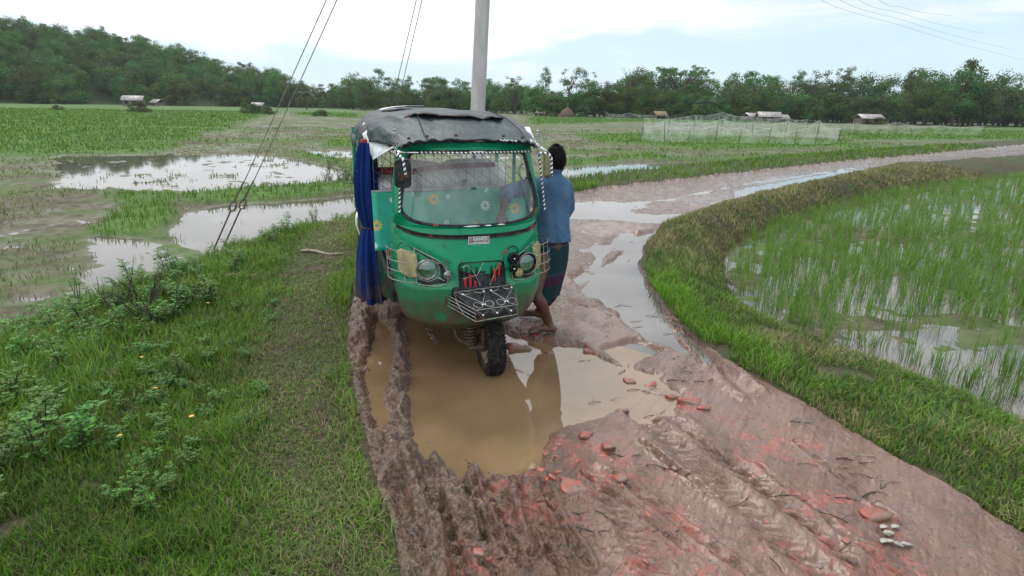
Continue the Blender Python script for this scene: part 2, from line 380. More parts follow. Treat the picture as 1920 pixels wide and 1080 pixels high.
    for P, wd, dp in RUT:
        k = near(X, Y, P, .5); d = sd_line(X[k]+.012*fbm(X[k]*8, Y[k]*8, 61, 2), Y[k]+.012*fbm(X[k]*8+5, Y[k]*8, 62, 2), P)
        hr[k] += .009*np.sign(np.sin(Y[k]*80+30*X[k]))*np.abs(np.sin(Y[k]*80+30*X[k]))**.5*np.exp(-(d/wd)**2)*sst(4.5, 3, rr[k])
        hr[k] += -dp*np.exp(-(d/wd)**2)*(.75+.5*fbm(X[k]*3, Y[k]*3, 63, 2))+dp*.65*np.exp(-((d-wd*2)/(wd*.8))**2)*(.8+.8*fbm(X[k]*9, Y[k]*9, 64, 3))
    for P, wd, dp in RIDGE:
        k = near(X, Y, P, .5); d = sd_line(X[k]+.03*fbm(X[k]*9, Y[k]*9, 65, 3), Y[k]+.03*fbm(X[k]*9+5, Y[k]*9, 66, 3), P)
        hr[k] += dp*np.exp(-(d/wd)**2)*(1.0+.65*fbm(X[k]*12, Y[k]*12, 67, 3))
    # tread imprints in the near ruts
    near_m = sst(3.1, 2.7, Y)*sst(.1, -.2, X); hr += near_m*.012*fbm(X*28, Y*22, 68, 2)
    lump = np.clip(fbm(X*16, Y*16, 69, 3)-.15, 0, 1); slick = sst(.05, .65, X+.15*fbm(X*2, Y*2, 76, 2))*sst(5.2, 4.4, Y); hr += (1-.85*slick)*(.045*lump*(.35*(1-.7*far)+churn*1.5+far*.12)+.035*np.clip(fbm(X*30, Y*26, 74, 2)-.22, 0, 1)*sst(5.5, 3, rr)-.02*np.clip(fbm((X-.5*Y)*21, Y*9, 75, 3)-.2, 0, 1)*sst(5.5, 3.5, rr))
    h[m] = hr
    rd = np.zeros(X.shape); pl = np.zeros(X.shape); wob = fbm(X*6, Y*6, 71, 4)
    for c, r in RED: rd = np.maximum(rd, sst(1.25, .35, np.hypot(X-c[0], Y-c[1])/r-1.3*wob))
    for c, r in PALE: pl = np.maximum(pl, sst(1.3, .2, np.hypot(X-c[0], Y-c[1])/r-.7*wob))
    br = sst(.55, -.45, X+.25*wob-.10*(Y-3))*sst(4.2, 3.2, Y); pl = np.maximum(pl, slick*np.clip(.55+.9*fbm((X-.62*Y)*6, Y*1.5, 77, 3), 0, 1))-br
    red[m] = np.maximum(rd, .4*sst(.42, .6, fbm(X*4.5, Y*4.5, 72, 5))); pale[m] = pl
    return h, zone, np.clip(green, 0, 1), red, pale*.5+.5

def hz(x, y): return float(ground(np.array([x]), np.array([y]))[0][0])

# ---- terrain sheet: rings around the viewpoint, fine where near
dep = np.concatenate([np.linspace(72, 44.5, 40, endpoint=False), np.linspace(44.5, 3.0, 680, endpoint=False), np.linspace(3.0, .9, 60)])
rad = CAMH/np.tan(np.radians(dep)); rad = np.concatenate([rad, np.geomspace(rad[-1]*1.05, 900, 26)])
az = np.radians(np.concatenate([np.linspace(-78, -48, 60, endpoint=False), np.linspace(-48, 48, 1250), np.linspace(48, 78, 61)[1:]]))
RR, AA = np.meshgrid(rad, az, indexing='ij'); TX, TY = RR*np.sin(AA), RR*np.cos(AA)
TH, TZ, TG, TR, TP = ground(TX.ravel(), TY.ravel())
nr, ncx = TX.shape
Vt = np.stack([TX.ravel(), TY.ravel(), TH], 1)
ii, jj = np.meshgrid(np.arange(nr-1), np.arange(ncx-1), indexing='ij'); q0 = (ii*ncx+jj).ravel()
quads = np.stack([q0, q0+1, q0+ncx+1, q0+ncx], 1)[:, ::-1]
fz = TZ[q0]
cols = np.stack([TG, TR, TP], 1)

def attr_col(name='tint'):
    a = N('ShaderNodeAttribute', attribute_name=name); s = N('ShaderNodeSeparateColor'); L(a.outputs[0], s.inputs[0]); return a.outputs[0], s.outputs
def world_z():
    g = N('ShaderNodeNewGeometry'); s = N('ShaderNodeSeparateXYZ'); L(g.outputs['Position'], s.inputs[0]); return s.outputs[2]

# wet reddish mud of the track
M_mud, p = new_mat('wet_mud'); v = coord(); _, (gr_, rd_, pl_) = attr_col()
n1 = noise(v, 1.6, 6, .62, .4); n2 = noise(v, 9, 6, .65); n3 = noise(v, 45, 5, .65); n4 = noise(coord(scale=(1, .30, 1), rot=(0, 0, .55)), 6, 5, .6); n5 = noise(coord(scale=(1, .25, 1), rot=(0, 0, .55)), 26, 5, .65)
c = mixc(ramp(n1, .35, .62), (.112, .054, .032), (.150, .074, .048))
c = mixc(ramp(n4, .50, .64, 0, .7), c, (.150, .087, .063))
c = mixc(ramp(n2, .47, .62, 0, .7), c, (.072, .040, .026))
c = mixc(ramp(n5, .54, .64, 0, .6), c, (.090, .056, .042))
c = mixc(mth('MULTIPLY', ramp(pl_, .5, .0), ramp(n2, .25, .55, .5, 1)), c, mixc(ramp(n3, .4, .6), (.165, .100, .066), (.075, .046, .030)))
c = mixc(mth('MULTIPLY', ramp(pl_, .5, 1.0), ramp(n4, .38, .58, .1, .8)), c, (.172, .093, .065))
c = mixc(mth('MULTIPLY', rd_, ramp(n2, .46, .58, 0, .9), clamp=True), c, mixc(ramp(n3, .4, .6), (.30, .075, .045), (.20, .065, .045)))
c = mixc(ramp(n3, .57, .65, 0, .8), c, (.045, .030, .024))
c = mixc(ramp(noise(v, 120, 2), .66, .72, 0, .35), c, (.24, .18, .14))
zz = world_z()
wet = mth('ADD', ramp(zz, .0, .055, 1.0, .45), ramp(n4, .4, .62, -.2, .6)); wet = mth('ADD', wet, ramp(pl_, .55, .9, 0, .4))
setp(p, col=c, rough=ramp(wet, .2, 1.0, .46, .08), spec=.72, ior=1.45)
hb = mth('ADD', mth('MULTIPLY', n3, .6), mth('MULTIPLY', n2, 1.0))
bs_ = ramp(pl_, .5, .9, .95, .30); b1 = bump(mth('ADD', hb, n5), .9, .022); L(bs_, b1.node.inputs['Strength']); L(bump(noise(v, 150, 3), .2, .004, b1), p.inputs['Normal'])

# soil under grass
M_soil, p = new_mat('grassy_soil'); v = coord(); _, (gr_, rd_, pl_) = attr_col()
n1 = noise(v, 3, 5); n2 = noise(v, 26, 5, .65)
c = mixc(ramp(n2, .4, .62), (.075, .052, .034), (.040, .030, .018))
c = mixc(mth('MULTIPLY', gr_, ramp(n1, .35, .6), clamp=True), c, (.040, .070, .016))
setp(p, col=c, rough=.85, spec=.25); L(bump(n2, .8, .02), p.inputs['Normal'])

# stubble and mud of the rice plots
M_field, p = new_mat('paddy_ground'); v = coord(); _, (gr_, rd_, pl_) = attr_col()
n1 = noise(v, .35, 6, .6, .3); n2 = noise(v, 3.0, 6, .7); n3 = noise(coord(scale=(.25, 1.6, 1)), .8, 5, .6)
c = mixc(ramp(n2, .38, .62), (.066, .056, .034), (.120, .102, .064))
c = mixc(ramp(n3, .42, .62, 0, .8), c, (.065, .105, .028))
c = mixc(ramp(n1, .45, .62, 0, .7), c, (.075, .125, .032))
c = mixc(mth('MULTIPLY', gr_, ramp(n2, .2, .5, .6, 1), clamp=True), c, mixc(ramp(n3, .35, .65), (.050, .110, .020), (.075, .140, .026)))
zz = world_z()
c = mixc(ramp(zz, -.52, -.455, .55, 0), c, (.075, .055, .042))
setp(p, col=c, rough=ramp(zz, -.52, -.44, .35, .9), spec=.3); L(bump(n2, .9, .05), p.inputs['Normal'])

def sub(name, mask, mat):
    f = quads[mask]; u, inv = np.unique(f, return_inverse=True)
    o = link(name, np_mesh(name, Vt[u], [inv.reshape(f.shape)], cols[u]), mat); return tag(o, kind='structure')
tag(sub('mud_road', fz == 1, M_mud), 'muddy reddish dirt track with ruts and puddles', 'road')
tag(sub('grass_verge', (fz == 2), M_soil), 'earth verge left of the track under the grass', 'ground')
tag(sub('grass_bund', (fz == 3), M_soil), 'raised earth bund between the track and the rice paddy', 'ground')
tag(sub('paddy_field', (fz == 0) | (fz == 4), M_field), 'flat muddy rice fields reaching to the trees', 'field')

# ---- water
def water_mat(name, c, rough=.02, wave=0.0, ws=3, ior=1.45):
    m, p = new_mat(name); v = coord()
    n = noise(v, 1.5, 4)
    setp(p, col=mixc(ramp(noise(v, 55, 3, .6), .69, .73, 0, .45), mixc(ramp(n, .35, .65), c, tuple(x*.74 for x in c)), tuple(x*.45 for x in c)), rough=rough, ior=ior, spec=.5)
    L(bump(noise(v, ws, 2), wave, .004), p.inputs['Normal']); return m
M_pud = water_mat('muddy_water', (.215, .138, .074), .03, .03, 7, 1.7)
M_fw = water_mat('flood_water', (.10, .085, .068), .03, .05, 4, 1.75)
def sheet(name, P, z, mat, label):
    me = bpy.data.meshes.new(name); b = bmesh.new(); b.faces.new([b.verts.new((x, y, z)) for x, y in P]); bmesh.ops.triangulate(b, faces=b.faces); b.to_mesh(me); b.free()
    return tag(link(name, me, mat), label, 'water', kind='structure')
M_thin = water_mat('thin_track_water', (.105, .086, .076), .03, .03, 7, 1.8)
def grow(P, d):
    c = P.mean(0); v = P-c; return [tuple(q) for q in c+v*(1+d/np.maximum(np.linalg.norm(v, axis=1), .05))[:, None]]
MAINP = WP([(630, 600), (700, 560), (1000, 560), (1064, 640), (1130, 640), (1310, 690), (1330, 800), (1100, 860), (1060, 940), (600, 960), (620, 800)], 0)
sheet('puddle_water', MAINP, 0.0, M_pud, 'large brown puddle in front of the rickshaw')
sheet('track_water', WP([(1064, 640), (1130, 640), (1310, 690), (1380, 740), (1420, 720), (1260, 560), (1260, 420), (1420, 380), (1700, 318), (1700, 300), (1100, 340), (900, 400), (900, 540), (1000, 560)], 0), -0.003, M_thin, 'thin pale rainwater lying along the track beyond the rickshaw')
sheet('flooded_paddy_water', [(-120, 5), (-60, 3.0), (-5.0, 4.5), (-4.6, 8), (-2, 13.0), (4, 19.5), (26, 38.5), (70, 75), (70, 130), (-120, 130)], -.5, M_fw, 'shallow flood water over the muddy rice plots')
sheet('rice_paddy_water', [(a_-(.6), b_+.1) for a_, b_ in padE]+[(7, -1), (40, -1), (40, 25)], -.18, M_fw, 'shallow water standing among the rice seedlings')

# ------------------------------------------------------------------ materials of the made things
M_green, p = new_mat('green_paint'); v = coord()
n1 = noise(v, 3.5, 5, .6); n2 = noise(v, 11, 7, .7); n3 = noise(v, 60, 4); z_ = N('ShaderNodeSeparateXYZ'); L(v, z_.inputs[0]); vz = z_.outputs[2]; vx = z_.outputs[0]
c = mixc(ramp(n1, .35, .65), (.001, .190, .084), (.001, .235, .108))
c = mixc(ramp(n2, .58, .64, 0, .5), c, (.008, .085, .045))
chip = mth('MULTIPLY', ramp(mth('ADD', n2, ramp(vz, .38, .66, .14, -.08)), .585, .63), ramp(vx, -.3, .45, .55, 1.0))
c = mixc(chip, c, mixc(ramp(n3, .45, .55), (.20, .075, .030), (.30, .22, .15)))
dirt = mth('MULTIPLY', ramp(vz, .84, .36), ramp(n2, .33, .53, .10, 1.0)); c = mixc(dirt, c, (.105, .070, .048)); c = mixc(mth('MULTIPLY', ramp(noise(coord(scale=(1, 1, .12)), 22, 4, .6), .55, .72), ramp(vz, 1.2, .5, .10, .5)), c, (.05, .075, .05)); c = mixc(mth('MULTIPLY', ramp(noise(v, 85, 3, .6), .60, .66), ramp(vz, .95, .4)), c, (.12, .085, .062))
c = mixc(ramp(noise(v, 140, 2), .68, .74, 0, .5), c, (.12, .10, .07))
setp(p, col=c, rough=ramp(mth('ADD', mth('MULTIPLY', chip, .5), ramp(n2, .3, .7, .2, .42)), 0, 1, 0.05, 1.0), spec=.28, coat=.04)
L(bump(noise(v, 2.2, 3, .5), .25, .06, bump(n2, .08, .01)), p.inputs['Normal'])
M_black = pmat('black_plastic', (.011, .012, .014), .5, spec=.22, c2=(.035, .035, .036), c3=(.11, .09, .07), ns3=14, lo3=.62, hi3=.72, bmp=.1)
M_rubber = pmat('worn_black_trim', (.009, .009, .010), .5, spec=.25, c2=(.03, .028, .028), c3=(.24, .05, .045), ns3=9, lo3=.58, hi3=.64)
M_steel = pmat('galvanised_wire', (.36, .36, .35), .35, .9, c2=(.24, .20, .17), ns=30)
M_chrome = pmat('chrome', (.75, .75, .74), .12, 1.0, c2=(.6, .58, .55))
M_white = pmat('white_cloth', (.82, .83, .84), .75, c2=(.70, .71, .71), ns=12, c3=(.16, .14, .12), ns3=16, lo3=.63, hi3=.68, bmp=.2, bs=40)
M_wpaint = pmat('white_paint', (.72, .72, .72), .4)
M_bpaint = pmat('black_paint', (.009, .009, .010), .45, spec=.22)
M_yel = pmat('cream_lens', (.36, .31, .15), .35, spec=.3, c2=(.27, .22, .11), ns=8, bmp=.15, bs=80)
M_rust = pmat('rusty_iron', (.13, .055, .028), .8, .2, c2=(.07, .035, .022), c3=(.02, .016, .014), bmp=.4)
M_copper = pmat('copper_lamp', (.45, .22, .12), .35, .7, c2=(.33, .17, .10))
M_red = pmat('red_paint', (.42, .02, .02), .4)
M_dred = pmat('dark_red_rail', (.26, .012, .03), .45)
M_mudmetal = pmat('muddy_metal', (.085, .055, .038), .7, c2=(.05, .034, .025), ns=25, c3=(.14, .10, .07), bmp=.4)
M_rim = pmat('cream_rim', (.36, .30, .19), .5, c2=(.20, .145, .085), ns=16, c3=(.08, .05, .03), ns3=18)
M_tyre = pmat('tyre_rubber', (.013, .012, .012), .75, spec=.15, c2=(.036, .032, .029), ns=30, c3=(.10, .068, .045), ns3=22, lo3=.56, hi3=.66, bmp=.3)
M_tarp, p = new_mat('grey_tarpaulin'); v = coord(); n1 = noise(v, 4, 6, .6); n2 = noise(coord(scale=(1, .5, 1)), 14, 5, .7)
c = mixc(ramp(n1, .35, .65), (.026, .040, .043), (.044, .060, .063)); c = mixc(ramp(n2, .6, .72, 0, .6), c, (.014, .017, .018)); c = mixc(ramp(noise(v, 9, 6, .7), .66, .70, 0, .6), c, (.16, .17, .17))
setp(p, col=c, rough=.48, spec=.24); L(bump(n2, .15, .010, bump(n1, .35, .05)), p.inputs['Normal'])
M_blue, p = new_mat('blue_curtain'); v = coord(); n1 = noise(coord(scale=(1, 1, .12)), 14, 4)
setp(p, col=mixc(ramp(noise(v, 30, 4), .66, .7, 0, .5), mixc(mth('MULTIPLY', ramp(world_z(), .75, .36), ramp(noise(v, 7, 6, .7), .38, .62)), mixc(ramp(noise(v, 5, 5, .6), .55, .75, 0, .35), mixc(ramp(n1, .35, .65), (.004, .016, .090), (.007, .028, .140)), (.05, .065, .12)), (.060, .048, .042)), (.18, .10, .09)), rough=.85, spec=.1); L(bump(noise(v, 120, 2), .1, .003), p.inputs['Normal'])
M_glass, p = new_mat('windscreen_glass'); nt.nodes.remove(p); o_ = nt.nodes['Material Output']
gl = N('ShaderNodeBsdfGlossy'); gl.inputs['Roughness'].default_value = .03; tr = N('ShaderNodeBsdfTransparent'); df = N('ShaderNodeBsdfDiffuse'); df.inputs[0].default_value = (.75, .72, .71, 1)
fr = N('ShaderNodeFresnel'); fr.inputs[0].default_value = 1.5; mx = N('ShaderNodeMixShader'); m2 = N('ShaderNodeMixShader')
L(ramp(noise(coord(), 5, 6, .65), .3, .75, .03, .15), m2.inputs[0]); L(tr.outputs[0], m2.inputs[1]); L(df.outputs[0], m2.inputs[2])
L(mth('MULTIPLY', fr.outputs[0], 1.3), mx.inputs[0]); L(m2.outputs[0], mx.inputs[1]); L(gl.outputs[0], mx.inputs[2]); L(mx.outputs[0], o_.inputs[0])
M_lens, p = new_mat('lamp_glass'); nt.nodes.remove(p); o_ = nt.nodes['Material Output']
gl = N('ShaderNodeBsdfGlossy'); gl.inputs['Roughness'].default_value = .08; tr = N('ShaderNodeBsdfTransparent'); tr.inputs[0].default_value = (.85, .85, .83, 1); mx = N('ShaderNodeMixShader'); mx.inputs[0].default_value = .22
L(tr.outputs[0], mx.inputs[1]); L(gl.outputs[0], mx.inputs[2]); L(mx.outputs[0], o_.inputs[0])
# printed vinyl with daisies
M_vinyl, p = new_mat('flower_print_vinyl'); v = coord()
def flowers(scale, r0, npet, c_pet, c_mid, base, seed):
    sc = N('ShaderNodeMapping'); L(v, sc.inputs[0]); sc.inputs['Scale'].default_value = (scale, 0.001, scale); sc.inputs['Location'].default_value = (seed, 0, seed*1.7)
    vo = N('ShaderNodeTexVoronoi', feature='F1'); vo.inputs['Scale'].default_value = 1.0; vo.inputs['Randomness'].default_value = .75; L(sc.outputs[0], vo.inputs[0])
    d = N('ShaderNodeVectorMath', operation='SUBTRACT'); L(sc.outputs[0], d.inputs[0]); L(vo.outputs['Position'], d.inputs[1])
    s = N('ShaderNodeSeparateXYZ'); L(d.outputs[0], s.inputs[0]); an = mth('ARCTAN2', s.outputs[0], s.outputs[2])
    cs = N('ShaderNodeSeparateColor'); L(vo.outputs['Color'], cs.inputs[0])
    rr_ = mth('SQRT', mth('ADD', mth('MULTIPLY', s.outputs[0], s.outputs[0]), mth('MULTIPLY', s.outputs[2], s.outputs[2])))
    size = ramp(cs.outputs[0], .0, 1.0, .45, 1.15); pet = mth('MULTIPLY', size, mth('ADD', r0, mth('MULTIPLY', mth('COSINE', mth('MULTIPLY', an, float(npet))), r0*.22)))
    q = mth('DIVIDE', rr_, pet); f_out = ramp(q, 1.02, .92); f_mid = ramp(q, .42, .34)
    col = mixc(mth('MULTIPLY', f_out, ramp(q, .2, .6, .75, .9)), base, mixc(ramp(cs.outputs[1], .66, .68), c_pet, (.62, .40, .05)))
    return mixc(f_mid, col, c_mid)
base = mixc(ramp(noise(v, 7, 4), .35, .65), (.016, .300, .190), (.022, .380, .260))
c = flowers(4.6, .17, 9, (.62, .74, .72), (.05, .30, .24), base, 3.3)
setp(p, col=c, rough=.45, spec=.4); L(bump(noise(v, 5, 4), .3, .02), p.inputs['Normal'])
M_sack, p = new_mat('woven_sack'); v = coord(); n1 = noise(v, 5, 5)
setp(p, col=mixc(ramp(n1, .35, .65), (.78, .76, .73), (.62, .60, .57)), rough=.65, spec=.3); L(bump(noise(v, 160, 2), .3, .004, bump(n1, .5, .04)), p.inputs['Normal'])
M_ink = pmat('sack_print', (.06, .06, .075), .7, c2=(.14, .14, .15), ns=40)

# ------------------------------------------------------------------ the auto rickshaw (local: x across, y back, z up)
VO = Vector((-.2525, 3.933, 0.0)); VYAW = math.radians(19)
RK = tag(empty('auto_rickshaw', VO, VYAW), 'green three-wheeled auto rickshaw with torn grey canvas roof stuck in a muddy puddle', 'rickshaw')
VR = np.array(Matrix.Rotation(VYAW, 3, 'Z'))
def VL(px, py, y):                      # where the sight line meets the vehicle plane y
    d = VR.T @ ray(px, py); c0 = VR.T @ (np.array([0, 0, CAMH])-np.array(VO)); t = (y-c0[1])/d[1]; q = c0+t*d; return (q[0], y, q[2])

def hw(z): return float(np.interp(z, [.318, .345, .39, .46, .58, .72, .874, 1.0, 1.09, 1.2], [.30, .39, .455, .495, .520, .535, .541, .535, .528, .52]))
def front_y(x, z):
    """depth of the nose at height z, x across"""
    yc = float(np.interp(z, [.32, .42, .6, .70, .725, .86, 1.05, 1.12, 1.58, 1.66], [.06, -.06, -.125, -.135, -.118, -.095, -.04, -.015, .15, .18]))
    u = min(1.0, abs(x)/max(hw(z), .2)); yc += .15*u**2.6+.10*u**8
    if .73 < z < 1.04:                  # pressed V shaped panel between the lamps
        xe = float(np.interp(z, [.74, .87, 1.02], [.17, .20, .50]))
        yc += .012*float(sst(-.02, .02, np.array(abs(x)-xe)))
    return yc
def on_nose(x, z, off=.0): return (x, front_y(x, z)-off, z)
def px_nose(px, py, off=0.0):
    y = -.05
    for _ in range(8):
        q = VL(px, py, y); y = front_y(q[0], q[2])-off
    return VL(px, py, y)

b = MB(); zs = list(np.linspace(.320, .70, 20))+[.712, .722, .73]+list(np.linspace(.745, 1.10, 24)); rows = []
for z in zs:
    r = []; h_ = hw(z)
    for s in np.linspace(-1, 1, 61):
        x = h_*math.copysign(abs(s)**.92, s); r.append(on_nose(x, z))
    ys = r[0][1]; back = [(-h_-.004, ys+(.40-ys)*t, z) for t in (1, .75, .5, .25, .08)]; back2 = [(h_+.004, ys+(.40-ys)*t, z) for t in (.08, .25, .5, .75, 1)]
    rows.append(back+r+back2)
b.grid(rows)
body = b.build('body', M_green, RK); md = body.modifiers.new('thick', 'SOLIDIFY'); md.thickness = .012; md.offset = -1
# windscreen surround with its hole
hi = [(-.30, 1.118), (-.40, 1.135), (-.462, 1.165), (-.490, 1.21), (-.485, 1.29), (-.466, 1.37), (-.440, 1.45), (-.424, 1.528), (-.404, 1.568), (-.355, 1.583)]
ws = hi+[(x, z) for x, z in [(-.2, 1.586), (-.07, 1.589), (.07, 1.589), (.2, 1.586)]]+[(-x, z) for x, z in hi[::-1]]+[(.2, 1.111), (.07, 1.108), (-.07, 1.108), (-.2, 1.111)]
def ws_y(x, z): return float(np.interp(z, [1.09, 1.6, 1.68], [-.022, .155, .19]))+.13*(abs(x)/.5)**2.5
ws3 = [(x, ws_y(x, z), z) for x, z in ws]; wsl = smooth_path(ws3, 4, True)
lo_ = [(-.34, 1.098), (-.45, 1.098), (-.528, 1.098), (-.530, 1.18), (-.524, 1.29), (-.512, 1.37), (-.498, 1.45), (-.486, 1.53), (-.476, 1.60), (-.44, 1.648)]
outl = lo_+[(-.25, 1.668), (-.08, 1.674), (.08, 1.674), (.25, 1.668)]+[(-x, z) for x, z in lo_[::-1]]+[(.22, 1.098), (.07, 1.098), (-.07, 1.098), (-.22, 1.098)]
def out_y(x, z): return front_y(x, z) if z < 1.12 else ws_y(x, z)+.01
oul = smooth_path([(x, out_y(x, z), z) for x, z in outl], 4, True)
b = MB(); nn = len(wsl); mid = [Vector(wsl[i])*.55+Vector(oul[i])*.45+Vector((0, -.012, 0)) for i in range(nn)]
inn = [Vector(wsl[i])+Vector((0, .05, 0)) for i in range(nn)]; bk = [Vector(oul[i])+Vector((0, .09, 0)) for i in range(nn)]
b.grid([inn, [Vector(q) for q in wsl], mid, [Vector(q) for q in oul], bk], close_u=True)
b.tube([(-.42, ws_y(.42, 1.63)-.004, 1.622), (-.2, ws_y(.2, 1.63)-.010, 1.634), (0, ws_y(0, 1.63)-.012, 1.638), (.2, ws_y(.2, 1.63)-.010, 1.634), (.42, ws_y(.42, 1.63)-.004, 1.622)], .012, 6)
b.build('windscreen_surround', M_green, RK)
b = MB(); rows = []
ctr = Vector((0, ws_y(0, 1.35), 1.35))
for t in np.linspace(1, .04, 9): rows.append([Vector(((q.x-ctr.x)*t+ctr.x, ws_y((q.x-ctr.x)*t+ctr.x, (q.z-ctr.z)*t+ctr.z)+.008, (q.z-ctr.z)*t+ctr.z)) for q in wsl])
b.grid(rows, close_u=True); glass = b.build('windscreen', M_glass, RK)
b = MB(); b.tube([Vector(q)+Vector((0, -.004, 0)) for q in wsl], .0115, 6, True); g_ = b.build('rubber_seal', M_rubber, glass)
b = MB()
for x0, x1, z in [(-.1, .02, 1.108), (.05, .1, 1.109), (.14, .2, 1.111), (-.02, .10, 1.590), (-.26, -.2, 1.586)]: b.tube([(x0+(x1-x0)*t, ws_y(x0, z)-.016, z) for t in (0, .3, .7, 1)], [.001, .005, .005, .001], 6)
b.build_each('worn_strip', M_wpaint, glass)
# belt trim
bl = [(-.522, 1.088), (-.46, 1.066), (-.36, 1.050), (-.2, 1.041), (0, 1.038), (.2, 1.041), (.36, 1.050), (.46, 1.066), (.522, 1.088)]
bl = smooth_path([on_nose(x, z, .004) for x, z in bl], 5)
b = MB(); b.grid([[Vector(q)+Vector((0, dy, dz)) for q in bl] for dy, dz in ((.004, .016), (-.008, .012), (-.003, .003), (-.003, -.003), (-.008, -.012), (.004, -.016))]); b.build('trim_strip', M_rubber, RK)
# badge
b = MB(); bx = lambda u, v_, o: (lambda x, z: (x, front_y(x, z)-o, z))(-.074+.148*u, .989+.052*v_)
b.box((0, front_y(0, 1.015)-.004, 1.015), (.148, .006, .052)); bad = b.build('badge', pmat('badge_plate', (.20, .17, .17), .4, c2=(.12, .11, .11), ns=60), RK, bevel=.002)
b = MB(); yb = front_y(0, 1.015)-.0085
for c_, d_ in [((0, yb, 1.039), (.148, .003, .003)), ((0, yb, .991), (.148, .003, .003)), ((-.072, yb, 1.015), (.003, .003, .05)), ((.072, yb, 1.015), (.003, .003, .05))]: b.box(c_, d_)
b.box((.008, yb, .9985), (.105, .0015, .0030)); b.box((-.058, yb, .9985), (.015, .0015, .0035))
for k in range(9): b.box((-.036+k*.011, yb, 1.0035), (.0075, .0015, .0032))
b.build('badge_frame', M_wpaint, bad)
b = MB(); b.box((-.058, yb, 1.021), (.017, .002, .026)); b.build('badge_emblem', pmat('badge_pink', (.42, .17, .22), .5), bad)
def text_obj(name, s, size, mat, parent, loc, rot, bold=.0, ext=.0008):
    cu = bpy.data.curves.new(name, 'FONT'); cu.body = s; cu.size = size; cu.align_x = 'CENTER'; cu.align_y = 'CENTER'; cu.extrude = ext; cu.offset = bold
    t = bpy.data.objects.new(name+'_tmp', cu); COL.objects.link(t); dg = bpy.context.evaluated_depsgraph_get(); me = bpy.data.meshes.new_from_object(t.evaluated_get(dg)); bpy.data.objects.remove(t); bpy.data.curves.remove(cu)
    me.name = name; o = link(name, me, mat, parent); o.location = loc; o.rotation_euler = rot; return o
text_obj('badge_lettering', 'RANGS', .031, M_wpaint, bad, (.010, yb-.0005, 1.0225), (math.pi/2, 0, 0), .0007)

